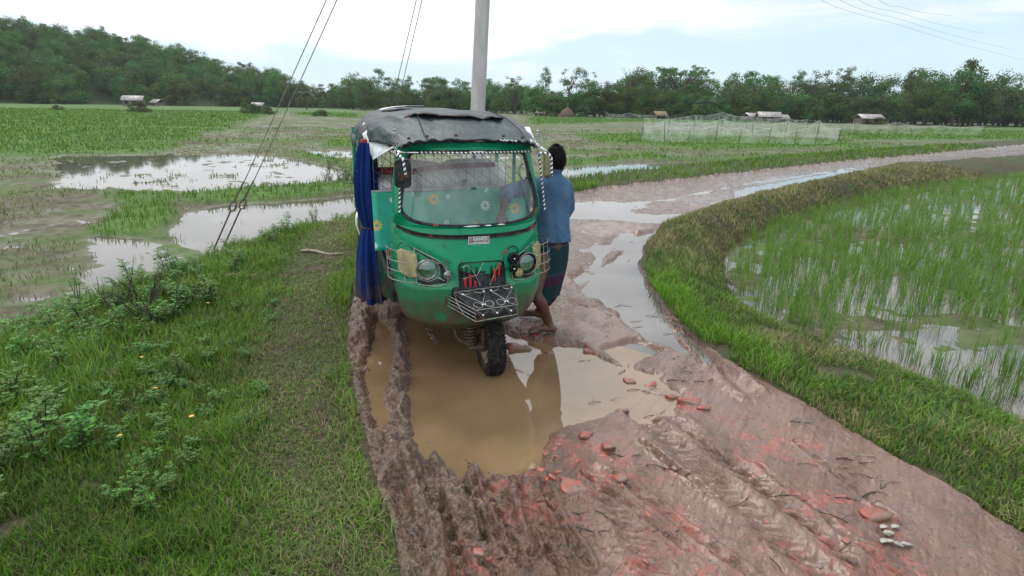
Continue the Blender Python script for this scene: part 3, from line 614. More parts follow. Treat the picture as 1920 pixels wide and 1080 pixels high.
# lamps
def lamp(sx):
    z0 = .832; x0 = .358*sx
    out_ = [(.228, .740), (.232, .800), (.256, .868), (.364, .926), (.440, .962), (.500, .985), (.528, .94), (.528, .80), (.490, .752), (.370, .722)]
    b = MB(); P = [on_nose(x*sx, z, .006) for x, z in out_]; cx, cz = .40*sx, .84
    ring2 = [(x, y+.03, z) for x, y, z in P]; ring1 = [(cx+(x-cx)*.93, y-.002, cz+(z-cz)*.93) for x, y, z in P]; ringc = [(cx+(x-cx)*.8, y+.014, cz+(z-cz)*.8) for x, y, z in P]; cc = [(cx+(x-cx)*.02, front_y(cx, cz)+.02, cz+(z-cz)*.02) for x, y, z in P]
    b.grid([ring2, P, ring1, ringc, cc], close_u=True); hd = b.build('headlight', M_black, RK)
    yl = front_y(x0, z0)-.012
    rt = Matrix.Rotation(math.radians(10)*sx, 3, 'Z')
    b = MB(); b.lathe([(.072, .02), (.073, -.012), (.068, -.020), (.062, -.012), (.060, .0)], 32, 'Y', (x0, yl, z0), rot=rt); b.build('headlight_ring', M_chrome if sx < 0 else M_bpaint, hd)
    b = MB(); b.lathe([(.064, -.004), (.058, .018), (.045, .036), (.025, .046), (.012, .048), (.012, .03), (.004, .026)], 32, 'Y', (x0, yl, z0), rot=rt); b.build('reflector', M_chrome, hd)
    b = MB(); b.lathe([(.066, -.008), (.055, -.016), (.03, -.022), (.002, -.024)], 32, 'Y', (x0, yl, z0), rot=rt); b.build('lens', M_lens, hd)
    b = MB(); rws = []
    ol = [(.418, .772), (.412, .85), (.416, .925), (.440, .940), (.505, .945), (.530, .92), (.530, .80), (.512, .775), (.46, .762)]
    base_ = [(x*sx, front_y(x*sx, z)+.01, z) for x, z in ol]; top_ = [((.47+(x-.47)*.96)*sx, front_y(x*sx, z)-.032, .852+(z-.852)*.96) for x, z in ol]; t2 = [((.47+(x-.47)*.82)*sx, front_y(x*sx, z)-.040, .852+(z-.852)*.86) for x, z in ol]; t3 = [(.47*sx, front_y(.47*sx, .852)-.042, .852+(z-.852)*.02) for x, z in ol]
    b.grid([base_, top_, t2, t3], close_u=True); b.build('indicator_lens', M_yel, hd)
    # wire guard
    b = MB(); o = .030; R_ = .0029
    prof = [on_nose(x*sx, z, .018) for x, z in [(.236, .735), (.230, .79), (.262, .876), (.364, .932), (.432, .966)]]
    b.tube(smooth_path(prof, 4), R_, 6)
    low = [on_nose(x*sx, z, .018) for x, z in [(.236, .735), (.30, .722), (.42, .728)]]
    b.tube(low, R_, 6)
    circ = [(x0+.0775*math.cos(a)*math.cos(.17), yl-.03+.0775*math.cos(a)*math.sin(.17)*sx, z0+.0775*math.sin(a)) for a in np.linspace(0, 2*math.pi, 28, endpoint=False)]
    b.tube(circ, R_, 6, True)
    for a, (x, z) in ((.6 if sx > 0 else 2.54, (.43, .93)), (2.5 if sx > 0 else .64, (.262, .876)), (3.8 if sx > 0 else 5.6, (.25, .755)), (5.3 if sx > 0 else 4.1, (.40, .728))):
        b.tube([(x0+.0775*math.cos(a), yl-.03, z0+.0775*math.sin(a)), on_nose(x*sx, z, .02)], R_, 6)
    for z in (.745, .81, .875, .945):   # hoops round the corner lamp
        b.tube(smooth_path([on_nose(.430*sx, z-.012, .024), (.50*sx, front_y(.47*sx, z)-.062, z), (.575*sx, front_y(.5*sx, z)-.035, z+.006), (.597*sx, front_y(.5*sx, z)+.05, z+.010), (.585*sx, front_y(.5*sx, z)+.10, z+.012), (.53*sx, .30, z+.012)], 5), R_, 6)
    b.tube([(.505*sx, front_y(.47*sx, .74)-.064, .742), (.505*sx, front_y(.47*sx, .95)-.064, .948)], R_, 6); b.tube([on_nose(.430*sx, .73, .024), on_nose(.430*sx, .968, .024)], R_, 6)
    b.tube([(.597*sx, front_y(.5*sx, .75)+.05, .753), (.597*sx, front_y(.5*sx, .95)+.05, .957)], R_*.8, 6)
    b.build('lamp_guard', M_steel, hd)
lamp(-1); lamp(1)
def fog(x, z, r, mat):
    y = front_y(x, z); b = MB(); b.lathe([(.004, .03), (r*.6, .02), (r, -.01), (r, -.022), (r*.9, -.026), (r*.86, -.02)], 20, 'Y', (x, y-.012, z)); o = b.build('fog_lamp', mat, RK)
    b = MB(); b.lathe([(r*.87, -.021), (r*.5, -.029), (.002, -.031)], 20, 'Y', (x, y-.012, z)); b.build('lens', M_yel if mat is M_copper else M_lens, o)
    b = MB(); b.box((x, y-.040, z), (r*1.6, .003, .004)); b.box((x, y-.044, z), (.004, .003, r*1.6)); b.tube([(x-.004, y-.01, z+r), (x-.006, y-.012, z+.105)], .006, 6); b.build('lamp_bracket', M_steel, o); return o
fog(-.228, .797, .030, M_chrome); fog(.283, .776, .033, M_copper)
for x, z, r in [(.245, .880, .042), (.240, .812, .032)]:
    y = front_y(x, z); b = MB(); b.lathe([(r*.4, .02), (r, .0), (r, -.014), (r*.8, -.022), (r*.72, -.014), (.012, -.012), (.010, -.024), (.001, -.026)], 24, 'Y', (x, y-.018, z)); h_ = b.build('horn', M_bpaint, RK)
    b = MB(); b.ball((x, y-.046, z), .007, n=8); b.build('horn_bolt', M_chrome, h_)
b = MB(); b.tube(smooth_path([on_nose(x, z, .012) for x, z in [(.19, .925), (.22, .955), (.262, .958), (.285, .93), (.27, .90)]], 5), .0035, 6); b.tube(smooth_path([on_nose(x, z, .012) for x, z in [(.175, .905), (.168, .84), (.19, .80)]], 4), .003, 6); b.build_each('horn_wire', M_bpaint, RK)
b = MB(); b.tube([on_nose(.165, .915, .012), on_nose(.20, .94, .012)], .006, 6); b.build('red_clip', M_red, RK)

# grille panel
b = MB(); gp = [(-.155, .700), (-.158, .84), (-.145, .868), (-.12, .876), (.14, .876), (.165, .868), (.178, .84), (.180, .700)]
G0 = [on_nose(x, z, .004) for x, z in gp]; G1 = [on_nose(x*.97+.0, .79+(z-.79)*.96, .014) for x, z in gp]; G2 = [(x*.91, front_y(x, z)-.002, .79+(z-.79)*.88) for x, z in gp]; G3 = [(x*.03+.01, front_y(0, .79)-.001, .79+(z-.79)*.03) for x, z in gp]
b.grid([G0, G1, G2, G3], close_u=True); gr = b.build('grille', M_black, RK)
for x, z0, z1 in [(-.118, .70, .775), (-.083, .70, .80), (-.050, .70, .755), (.095, .735, .825), (.128, .775, .862)]:
    b = MB(); b.box((x, front_y(x, z0)-.012, (z0+z1)/2), (.017, .016, z1-z0)); b.build('red_bar', M_red, gr, bevel=.003)
b = MB()
for x in (-.135, -.10, -.066, -.03, .075, .112, .148): b.box((x, front_y(x, .77)-.006, .775), (.007, .008, .14))
b.build_each('slat', M_bpaint, gr)
b = MB(); b.tube(smooth_path([on_nose(x, z, .02) for x, z in [(-.128, .845), (-.10, .858), (-.06, .82), (-.02, .74), (-.01, .70)]], 4), .003, 6); b.tube([on_nose(.045, .70, .02), on_nose(.128, .86, .02)], .003, 6); b.tube([on_nose(-.13, .77, .018), on_nose(-.03, .79, .024), on_nose(.02, .872, .018)], .002, 5); b.build('wire_trim', M_steel, gr)

# front mudguard box with its ornamental cage
b = MB(); sec = [(-.13, .722, .212, 0), (-.19, .714, .205, .006), (-.25, .690, .188, .014), (-.31, .658, .168, .024), (-.355, .622, .150, .033), (-.374, .594, .140, .036), (-.368, .566, .134, .036)]
rows = []
for y, z, w_, cx_ in sec:
    r = []
    for s in np.linspace(-1, 1, 31):
        q = abs(s); x = w_*math.copysign(min(1, q*1.14), s); drop = 0 if q < .86 else (q-.86)/.14
        r.append((cx_+x*(1+.03*drop), y+.012*q**3, z-.016*max(0, (q-.6)/.4)**2-drop**1.5*max(.03, (z-.56))*.9))
    rows.append(r)
b.grid(rows); fe = b.build('front_fender', M_black, RK); md = fe.modifiers.new('thick', 'SOLIDIFY'); md.thickness = .01; md = fe.modifiers.new('sub', 'SUBSURF'); md.levels = 1; md.render_levels = 1
FLc, FRc = Vector(VL(892, 582, -.40)), Vector(VL(971, 571, -.40)); BLc, BRc = Vector(VL(851, 549, -.205)), Vector(VL(964, 533, -.205))
FLb, FRb = Vector(VL(892, 603, -.395)), Vector(VL(970, 589, -.395)); BKL = Vector(VL(838, 553, -.11)); BKLb = Vector(VL(838, 572, -.11)); BKR = Vector((.232, -.11, .685)); BKRb = Vector((.232, -.11, .62))
def cg(u, v_): return (BLc*(1-u)+BRc*u)*(1-v_)+(FLc*(1-u)+FRc*u)*v_+Vector((0, 0, .006+.012*math.sin(math.pi*v_)))
b = MB(); R_ = .0030
b.tube([BLc, BRc, FRc, FLc], R_, 6, True); b.tube([FLb, FRb], R_, 6); b.tube([FLc, FLb], R_, 6); b.tube([FRc, FRb], R_, 6)
for t in np.linspace(0, 1, 4):
    b.tube([BKL.lerp(BKLb, t), FLc.lerp(FLb, t)], R_, 6); b.tube([BKR.lerp(BKRb, t), FRc.lerp(FRb, t)], R_, 6)
b.tube([BLc, BKL.lerp(FLc, .35)], R_, 6); b.tube([BKL.lerp(FLc, .3), BKLb.lerp(FLb, .62)], R_, 6); b.tube([BKLb.lerp(FLb, .28), BKL.lerp(FLc, .45)], R_, 6)
for u0 in (.0, .5):
    for s in (0, 1):
        X_ = lambda q: u0+.02+(.46*q if not s else .46*(1-q))
        pts = [(.10, .24), (.20, .30), (.36, .24), (.42, .12), (.30, .04), (.16, .04), (.06, .12), (.08, .28), (.22, .50), (.44, .74), (.50, .80)]
        b.tube([cg(X_(a), c_) for a, c_ in [(q.x, q.y) for q in smooth_path([(x, y, 0) for x, y in pts], 4)]], R_*.85, 6)
        pts = [(.44, .86), (.34, .76), (.14, .74), (.04, .84), (.12, .95), (.30, .96), (.46, .86), (.5, .78)]
        b.tube([cg(X_(a), c_) for a, c_ in [(q.x, q.y) for q in smooth_path([(x, y, 0) for x, y in pts], 4)]], R_*.85, 6)
for k in range(3):
    u = (k+.5)/3; T = lambda u_, v_: (FLc*(1-u_)+FRc*u_)*(1-v_)+(FLb*(1-u_)+FRb*u_)*v_+Vector((0, -.002, 0))
    b.tube([T(u-.15, .05), T(u, .92), T(u+.15, .05), T(u, .45)], R_*.7, 6); b.tube([T(u-.15, .05), T(u, .45)], R_*.7, 6)
cage = b.build('wire_cage', M_steel, fe)
b = MB()
for u0 in (.0, .5):
    for q, v_ in ((.10, .24), (.90, .24), (.44, .86), (.56, .86)): b.ball(cg(u0+.02+.46*q, v_), .0075, n=8)
for k in range(3): b.ball((FLc.lerp(FRc, (k+.5)/3)+FLb.lerp(FRb, (k+.5)/3))/2+Vector((0, -.006, 0)), .009, n=8)
b.build_each('cage_stud', M_chrome, cage)
b = MB(); b.box((BKL.lerp(BKLb, .4))+Vector((-.004, .004, 0)), (.016, .008, .085)); b.build('cage_bracket', M_rust, cage)

# front wheel, fork and spring
def wheel(c, r, wd, parent, steer=0.0, detail=True):
    W = empty('wheel', c, steer, parent)
    b = MB(); prof = [(r*.60, -wd*.36), (r*.72, -wd*.50), (r*.86, -wd*.52), (r*.95, -wd*.44), (r*.985, -wd*.30), (r, -wd*.12), (r, wd*.12), (r*.985, wd*.30), (r*.95, wd*.44), (r*.86, wd*.52), (r*.72, wd*.50), (r*.60, wd*.36)]
    b.lathe(prof, 64, 'X')
    if detail:
        for k in range(54):
            a = 2*math.pi*k/54
            for s in (-1, 1): b.box((s*wd*.43, r*.965*math.cos(a), r*.965*math.sin(a)), (.018, .008, .014), rot=Matrix.Rotation(a, 3, 'X'))
        for xo in (-.55, -.18, .18, .55):       # raised tread ribs
            for k in range(72):
                a = 2*math.pi*(k+.5*(xo > 0))/72; rr_ = r*(.994 if abs(xo) > .4 else 1.004)
                b.box((xo*wd*.42, rr_*math.cos(a), rr_*math.sin(a)), (wd*.12, .0155, .010), rot=Matrix.Rotation(a-math.pi/2+.25*(1 if xo > 0 else -1)*0, 3, 'X'))
    t_ = b.build('tyre', M_tyre, W)
    b = MB(); b.lathe([(r*.62, -wd*.40), (r*.60, -wd*.30), (r*.54, -wd*.20), (r*.48, -wd*.02), (r*.30, -wd*.06), (r*.22, -wd*.18), (r*.08, -wd*.22), (.002, -wd*.22)], 36, 'X'); b.lathe([(r*.62, wd*.40), (r*.56, wd*.2), (r*.4, wd*.05), (.002, wd*.05)], 36, 'X'); b.build('rim', M_rim, W)
    b = MB()
    for k in range(5): a = 2*math.pi*k/5+.3; b.lathe([(.013, -wd*.16), (.013, -wd*.30), (.001, -wd*.31)], 8, 'X', (0, r*.32*math.cos(a), r*.32*math.sin(a)))
    b.lathe([(r*.16, -wd*.2), (r*.15, -wd*.42), (.002, -wd*.45)], 14, 'X'); b.build('hub', M_mudmetal, W); return W
FW = wheel((.118, .03, .200), .232, .125, RK, math.radians(-2))
b = MB()
hel = [( -.035+.042*math.cos(a), .03+.042*math.sin(a), .24+.20*a/(2*math.pi*8)) for a in np.linspace(0, 2*math.pi*8, 160)]
b.tube(hel, .0085, 6); sp = b.build('suspension_spring', M_mudmetal, RK)
b = MB(); b.tube([(-.035, .03, .20), (-.035, .03, .50)], .018, 10); b.lathe([(.002, .228), (.052, .23), (.05, .245), (.02, .25)], 16, 'Z', (-.035, .03, 0)); b.build('shock_absorber', M_mudmetal, sp)
b = MB(); b.tube(smooth_path([(-.15, .05, .46), (-.150, .05, .36), (-.14, .04, .29), (-.10, .03, .245), (-.03, .03, .225), (.04, .03, .205), (.075, .03, .20)], 4), [.012]*25, 8); b.box((.052, .03, .275), (.030, .075, .13)); b.box((.045, .03, .20), (.045, .09, .075)); b.tube([(-.05, .02, .195), (.06, .0, .195)], .026, 10); b.tube([(-.09, .09, .52), (-.085, .07, .40), (-.06, .05, .28)], .014, 8); b.tube([(.02, .03, .30), (.03, .03, .52)], .02, 8); b.build('fork', M_mudmetal, RK, bevel=.004)
for sx in (-1, 1): wheel((.56*sx, 2.02, .195), .232, .125, RK, 0 if sx < 0 else math.pi, False)

# lower hull, floor, rear body
M_shadegreen = pmat('dirty_shaded_green', (.004, .040, .022), .6, spec=.2, c2=(.03, .028, .018), ns=9, c3=(.07, .05, .035), ns3=5, lo3=.5, hi3=.62)  # body green darkened, shade put into the colour; the brown patches are dirt
b = MB()
for sx in (-1, 1):
    rows = []
    for y in np.linspace(.40, 2.45, 14):
        xw = float(np.interp(y, [.4, .75, 1.0, 2.45], [.540, .60, .64, .64])); top = float(np.interp(y, [.4, .62, .72, .9, 2.45], [.70, .66, .80, .86, .86])); bot = float(np.interp(y, [.4, 1.5, 1.75, 2.3, 2.45], [.42, .40, .50, .50, .45]))
        rows.append([(sx*(xw-.02), y, bot), (sx*xw, y, bot+.05), (sx*xw, y, top-.02), (sx*(xw-.02), y, top), (sx*(xw-.05), y, top-.02)])
    b.grid(rows)
b.build_each('side_panel', M_shadegreen, RK); b = MB(); b.grid([[(-.63, 2.46, z), (.63, 2.46, z)] for z in (.45, .95)]); b.build('tail_panel', M_shadegreen, RK)
b = MB(); b.box((0, 1.35, .44), (1.12, 2.1, .05)); b.tube([(-.5, 1.2, .33), (-.5, 2.3, .33)], .03, 6); b.tube([(.5, 1.2, .33), (.5, 2.3, .33)], .03, 6); b.box((0, 1.9, .34), (.6, .6, .2)); b.build('chassis', M_mudmetal, RK)
b = MB(); b.box((0, .48, .52), (.86, .5, .16)); b.build('footwell', M_bpaint, RK)
b = MB()
for sx in (-1, 1):
    b.tube([(sx*.50, .36, .9), (sx*.505, .34, 1.25), (sx*.475, .31, 1.62)], .020, 8); b.tube([(sx*.625, 1.06, .85), (sx*.625, 1.06, 1.62)], .016, 8); b.tube([(sx*.635, 1.6, .85), (sx*.63, 1.6, 1.64)], .014, 8); b.tube([(sx*.635, 2.4, .85), (sx*.62, 2.38, 1.66)], .018, 8)
b.build_each('frame_post', M_green, RK)
# torn leather door corner showing under the print on the left
b = MB(); b.grid([[VL(x, y, .42) for x, y in r] for r in ([(726, 470), (735, 463), (741, 462)], [(728, 482), (737, 480), (743, 484)], [(733, 488), (739, 491), (743, 495)])]); b.build('torn_door_corner', pmat('torn_hide', (.30, .07, .04), .7, c2=(.4, .38, .34), ns=25), RK)
b = MB(); rows = []
for i, z in enumerate(np.linspace(.80, 1.245, 14)):
    rows.append([(x, .66+.10*((z-.60)/.645)+.015*math.sin(x*9+z*5)+.05*max(0, abs(x)-.45), z+(.008*math.sin(x*7) if i == 13 else 0)+.014*x*(i == 13)) for x in np.linspace(-.625, .625, 30)])
b.grid(rows); pt = b.build('partition', M_vinyl, RK); md = pt.modifiers.new('thick', 'SOLIDIFY'); md.thickness = .02
b = MB(); b.tube([(-.625, .765, 1.245), (.625, .765, 1.262)], .010, 8); b.build('partition_rail', pmat('partition_rail', (.35, .36, .38), .4), pt)
b = MB(); b.box((0, .52, .72), (.9, .30, .12)); b.build('driver_seat', M_vinyl, RK, bevel=.03)
b = MB()
for x in np.arange(-.60, .63, .066): b.tube([(x, .775, 1.245), (x, .775, 1.60)], .0028, 5)
for x in np.arange(-.95, .62, .100):
    a, c_ = (x, 1.60), (x+.46, 1.245)
    if a[0] < -.61: t = (-.61-a[0])/.46; a = (-.61, 1.60-.355*t)
    if c_[0] > .62: t = (.62-x)/.46; c_ = (.62, 1.60-.355*t)
    b.tube([(a[0], .779, a[1]), (c_[0], .779, c_[1])], .0025, 5)
b.build('wire_grille', pmat('grille_wire', (.20, .20, .20), .45, .6), pt)
b = MB(); b.tube(smooth_path([(-.36, .80, 1.315), (-.33, .81, 1.37), (-.2, .82, 1.405), (.1, .83, 1.425), (.38, .84, 1.43)], 5), .020, 8); b.build('red_rail', M_dred, RK)
b = MB(); b.grid([[(-.62+.24*t, 1.0, z+.0*t) for t in np.linspace(0, 1, 4)] for z in (1.325, 1.405)]); o = b.build('red_panel', M_red, RK); md = o.modifiers.new('thick', 'SOLIDIFY'); md.thickness = .01

# canopy
def canopy_pt(th, y):
    W = float(np.interp(y, [.13, .22, .45, .75, 1.1, 2.3, 2.46], [.47, .50, .575, .625, .64, .64, .60])); T = float(np.interp(y, [.13, .2, .4, .62, .80, 1.0, 1.4, 2.0, 2.3, 2.46], [1.668, 1.69, 1.765, 1.832, 1.862, 1.868, 1.868, 1.862, 1.835, 1.70])); E = float(np.interp(y, [.13, .22, .5, .8, 1.2, 2.46], [1.612, 1.622, 1.625, 1.615, 1.59, 1.56]))
    s, c_ = math.sin(th), math.cos(th); e = .70
    return Vector((W*math.copysign(abs(s)**e, s), y, E+(T-E)*abs(c_)**e))
def wr(th, y):
    w_ = .020*float(fbm(np.array(th*1.6), np.array(y*3.2), 81, 3))+.010*float(fbm(np.array(th*5+y*3), np.array(y*7), 82, 3))
    w_ += .014*abs(math.sin(th*5.2+y*2.2))*sst(.15, .5, y)*sst(1.1, .6, y)       # drag folds towards the front corners
    return w_
b = MB(); ths = np.linspace(-math.pi/2, math.pi/2, 97); ys = np.concatenate([np.linspace(.13, 1.0, 56), np.linspace(1.03, 2.46, 44)]); rows = []
for y in ys:
    r = []
    for th in ths:
        q = canopy_pt(th, y); n_ = Vector((math.sin(th)*.5, -.3 if y < .8 else 0, math.cos(th)+.2)).normalized(); amp = float(sst(.13, .3, y)); sag = .022*math.cos(th)*max(0, math.sin((y-.95)/1.4*math.pi*3))**2 if y > .95 else 0
        r.append(q+n_*(float(wr(th, y))*amp-.012-sag))
    rows.append(r)
b.grid(rows)
for sx in (-1, 1):                       # hanging side skirts of the sheet behind the door
    b.grid([[(sx*(.64+.012*math.sin(y*11+i)), y, z) for y in np.linspace(1.75, 2.4, 12)] for i, z in enumerate((1.60, 1.54, 1.50))])
can = b.build('canopy', M_tarp, RK); can.data.materials.append(M_white); md = can.modifiers.new('thick', 'SOLIDIFY'); md.thickness = .006; md.material_offset = 1; md.offset = -1
b = MB(); fe_ = [canopy_pt(th, .135)+Vector((0, -.012, -.004+.006*math.sin(th*23))) for th in np.linspace(-1.5, 1.5, 60)]; b.tube(fe_, [.011+.005*math.sin(i*1.3)*math.sin(i*.37) for i in range(60)], 7); b.build('rolled_hem', M_bpaint, can)
b = MB()
for th in (-1.0, -.55, -.12, .35, .75): q = canopy_pt(th, .155)+Vector((0, -.018, .022)); b.ball(q, .011, n=8, sc=(1.2, .6, .8))
b.build_each('grommet', M_rust, can)
b = MB()
for th0, th1, dz in ((.28, .42, .0), (.47, .60, 0), (.98, 1.22, .016), (1.28, 1.45, .004)):
    b.grid([[canopy_pt(th0+(th1-th0)*t, .14)+Vector((0, -.030-.004*math.sin(t*9), dz+v_*(1 if dz else .35)+.004*math.sin(t*14))) for t in np.linspace(0, 1, 8)] for v_ in (-.012, .008)])
q = [canopy_pt(th, y)+Vector((0, 0, .012)) for y in (1.45, 1.75) for th in (-.62, -.5, -.35, -.2, -.05)]; b.grid([q[:5], q[5:]])
q = [canopy_pt(th, y)+Vector((-.02, 0, .012)) for y in (1.0, 1.07) for th in (-1.28, -1.20)]; b.grid([q[:2], q[2:]])
for o in b.build_each('white_patch', M_white, can): md = o.modifiers.new('thick', 'SOLIDIFY'); md.thickness = .003
# the tear across the top: curled dark edge
b = MB(); rows = [[], [], []]
for i, t in enumerate(np.linspace(0, 1, 46)):
    th = -.60+1.12*t; y = .56+.05*math.sin(t*7)+.04*fbm(np.array(t*9), np.array(0.), 83, 3); q = canopy_pt(th, float(y)); k = math.sin(math.pi*t)**.5
    j = float(fbm(np.array(t*13), np.array(3.), 84, 3))
    rows[0].append(q+Vector((0, .07, .004))); rows[1].append(q+Vector((0, .0, k*(.016+.014*j)))); rows[2].append(q+Vector((0, -.05*k-.03*j*k, .006+k*(.002+.016*float(fbm(np.array(t*17), np.array(8.), 85, 2))))))
b.grid(rows); o = b.build('torn_flap', pmat('torn_tarpaulin', (.020, .018, .018), .7, c2=(.085, .035, .028), ns=9, lo=.5, hi=.6), can); md = o.modifiers.new('thick', 'SOLIDIFY'); md.thickness = .006
b = MB(); seam = [[(-.36, .60), (-.40, .45), (-.46, .30), (-.52, .17)], [(.40, .80), (.62, .50), (.85, .28), (.98, .16)]]
for s_ in seam: b.tube([canopy_pt(a, y)+Vector((0, -.008, .010+float(wr(a, y))-.012)) for a, y in [(q.x, q.y) for q in smooth_path([(a, y, 0) for a, y in s_], 5)]], .004, 5)
b.build_each('seam', M_bpaint, can)
# white side flaps
L0 = [VL(x, y, dy) for x, y, dy in [(683, 248, .95), (692, 240, .92), (702, 246, .78), (712, 258, .62), (722, 270, .48), (731, 281, .36)]]; L1 = [VL(x, y, dy) for x, y, dy in [(681, 256, .97), (686, 268, .95), (691, 282, .86), (697, 293, .74), (700, 298, .66), (704, 297, .60)]]
b = MB(); b.grid([L0, [Vector(a).lerp(Vector(c_), .5)+Vector((-.012, 0, .006)) for a, c_ in zip(L0, L1)], L1]); L2 = [(-.615, .62, 1.555), (-.56, .42, 1.565), (-.505, .20, 1.60)]
b.tube([VL(700, 298, .66), VL(718, 288, .45), VL(737, 276, .18)], .007, 6)
R0 = [VL(x, y, dy) for x, y, dy in [(984, 238, .75), (990, 250, .55), (996, 264, .35), (1003, 277, .2)]]; R1 = [VL(x, y, dy) for x, y, dy in [(993, 238, .85), (999, 252, .7), (1006, 266, .5), (1008, 276, .3)]]
b.grid([R0, R1]); b.grid([[VL(1008, 268, .35), VL(1017, 276, .5), VL(1029, 284, .7)], [VL(1010, 279, .35), VL(1018, 281, .45), VL(1026, 284, .6)]])
for o in b.build_each('side_flap', M_white, can): md = o.modifiers.new('thick', 'SOLIDIFY'); md.thickness = .004
b = MB(); FR_ = [Vector(a)+Vector((.012, -.004, .008+.006*math.sin(i*2.1))) for i, a in enumerate(smooth_path(L0, 4))]; b.grid([FR_, [q+Vector((.030+.01*math.sin(i*1.7), -.01, -.008)) for i, q in enumerate(FR_)]]); o = b.build('frayed_edge', pmat('frayed_edge', (.045, .038, .036), .85, bmp=.6, bs=90), can); md = o.modifiers.new('thick', 'SOLIDIFY'); md.thickness = .006
# blue side curtain tied in the middle
b = MB(); rows = []
for z, r, cxx in [(1.60, .050, -.630), (1.57, .064, -.630), (1.5, .078, -.634), (1.35, .092, -.644), (1.15, .092, -.646), (1.02, .076, -.640), (.965, .060, -.636), (.94, .056, -.634), (.915, .062, -.634), (.85, .080, -.636), (.70, .103, -.636), (.55, .114, -.634), (.42, .126, -.632), (.345, .130, -.630)]:
    row = []
    for j in range(72):
        a = 2*math.pi*j/72; rp = 1+.15*math.sin(a*9+z*1.2)+.10*math.sin(a*5-z*2)+.05*math.sin(a*14)
        row.append((cxx+r*rp*math.cos(a)*.95, .93+r*1.5*rp*math.sin(a), z+(.008*math.sin(a*5) if z < .4 else 0)))
    rows.append(row)
b.grid(rows, close_u=True); cu = b.build('curtain', M_blue, RK, auto=False)
b = MB(); b.tube([(-.634+.061*math.cos(a), .93+.093*math.sin(a), .942) for a in np.linspace(0, 6.283, 24, endpoint=False)], .006, 6, True); b.build('curtain_tie', M_rust, cu)
b = MB(); b.lathe([(.002, 1.628), (.032, 1.622), (.040, 1.60), (.036, 1.585)], 16, 'Z', (-.640, .93, 0)); b.build('curtain_top', pmat('red_cloth', (.28, .03, .05), .8), cu)
b = MB(); b.grid([[(-.70-.02*math.sin(i), 1.25+.1*t, z) for t in np.linspace(0, 1, 4)] for i, z in enumerate((1.0, .95, .88, .82, .76))]); o = b.build('white_rag', M_white, RK); md = o.modifiers.new('thick', 'SOLIDIFY'); md.thickness = .01
# striped rods, finials, mirrors
def stripe_rod(pts, r, name='striped_rod', dens=40, n=12):
    P = [Vector(q) for q in pts]; out_ = []
    for a, c_ in zip(P[:-1], P[1:]):
        k = max(2, int((c_-a).length*170)); out_ += [a.lerp(c_, i/k) for i in range(k)]
    out_.append(P[-1]); b = MB(); b.tube(out_, r, n, m=0, m2=1, stripe=5.0); return b.build(name, [M_bpaint, M_wpaint], RK, auto=False)
stripe_rod([(-.46, ws_y(.46, 1.58)-.055, 1.583), (.0, ws_y(.1, 1.58)-.06, 1.584), (.462, ws_y(.46, 1.58)-.045, 1.586)], .0072)
b = MB(); b.tube([(-.515, ws_y(.46, 1.58)-.05, 1.583), (-.36, ws_y(.36, 1.58)-.057, 1.583)], .0095, 10); b.build('rod_sleeve', M_chrome, RK)
stripe_rod([(-.517, .04, 1.60), (-.512, .02, 1.36), (-.520, .01, 1.20)], .0065); stripe_rod([(.475, .10, 1.60), (.500, .08, 1.40), (.525, .06, 1.18)], .0065)
stripe_rod([(.47, .07, 1.585), (.53, .05, 1.582), (.552, .045, 1.55), (.558, .04, 1.43)], .009)
stripe_rod([(-.515, .02, 1.588), (-.492, -.035, 1.560), (-.484, -.04, 1.50), (-.480, -.038, 1.462)], .009)
b = MB()                                  # left mirror seen from behind: rounded black shell
rr_, mw, mh = .03, .108, .186
for o1, y1, k in ((0, -.004, 1), (0, -.014, .96)):
    pass
loop = []
for cx_, cz_, a0 in ((mw/2-rr_, mh/2-rr_, 0), (-mw/2+rr_, mh/2-rr_, 90), (-mw/2+rr_, -mh/2+rr_, 180), (mw/2-rr_, -mh/2+rr_, 270)):
    for a in np.radians(np.linspace(a0, a0+90, 6)): loop.append((cx_+rr_*math.cos(a), cz_+rr_*math.sin(a)))
MC = Vector((-.492, -.005, 1.468)); rows = [[MC+Vector((x*k, y, z*k)) for x, z in loop] for y, k in ((.012, .02), (.012, .95), (.008, 1.0), (-.004, 1.0), (-.016, .93), (-.019, .5), (-.020, .02))]
b.grid(rows, close_u=True); mr = b.build('side_mirror', M_black, RK)
b = MB(); b.box(MC+Vector((.010, -.026, -.012)), (.048, .012, .030)); b.tube([MC+Vector((-.012, -.028, -.005)), MC+Vector((-.012, -.028, -.045))], .005, 6); b.build('mirror_clamp', M_rust, mr)
b = MB(); MC = Vector((.530, .06, 1.50)); rows = [[MC+Vector((x*.5*k, y, z*.9*k)) for x, z in loop] for y, k in ((.012, .02), (.012, .95), (-.004, 1.0), (-.014, .9), (-.016, .02))]; b.grid(rows, close_u=True); mr = b.build('side_mirror', pmat('olive_mirror', (.20, .19, .09), .3, .3), RK)
b = MB(); b.ball(MC+Vector((0, -.02, -.075)), .014, n=8); b.build('mirror_clamp', M_rust, mr)
for x in (-.517, .466):
    b = MB(); y0, z0, z1 = .10, 1.615, 1.728
    for k in range(8):
        a0 = 2*math.pi*k/8; b.tube([(x+.034*math.sin(math.pi*t**.75)*math.cos(a0+2.6*t), y0+.034*math.sin(math.pi*t**.75)*math.sin(a0+2.6*t), z0+(z1-z0)*t) for t in np.linspace(0, 1, 14)], .0022, 5)
    b.ball((x, y0, z1+.003), .011, n=8, sc=(1.1, 1.1, .7)); b.ball((x, y0, z0), .012, n=8); b.tube([(x, y0, z0), (x, y0, 1.57)], .011, 8); b.build('finial', M_steel, RK)
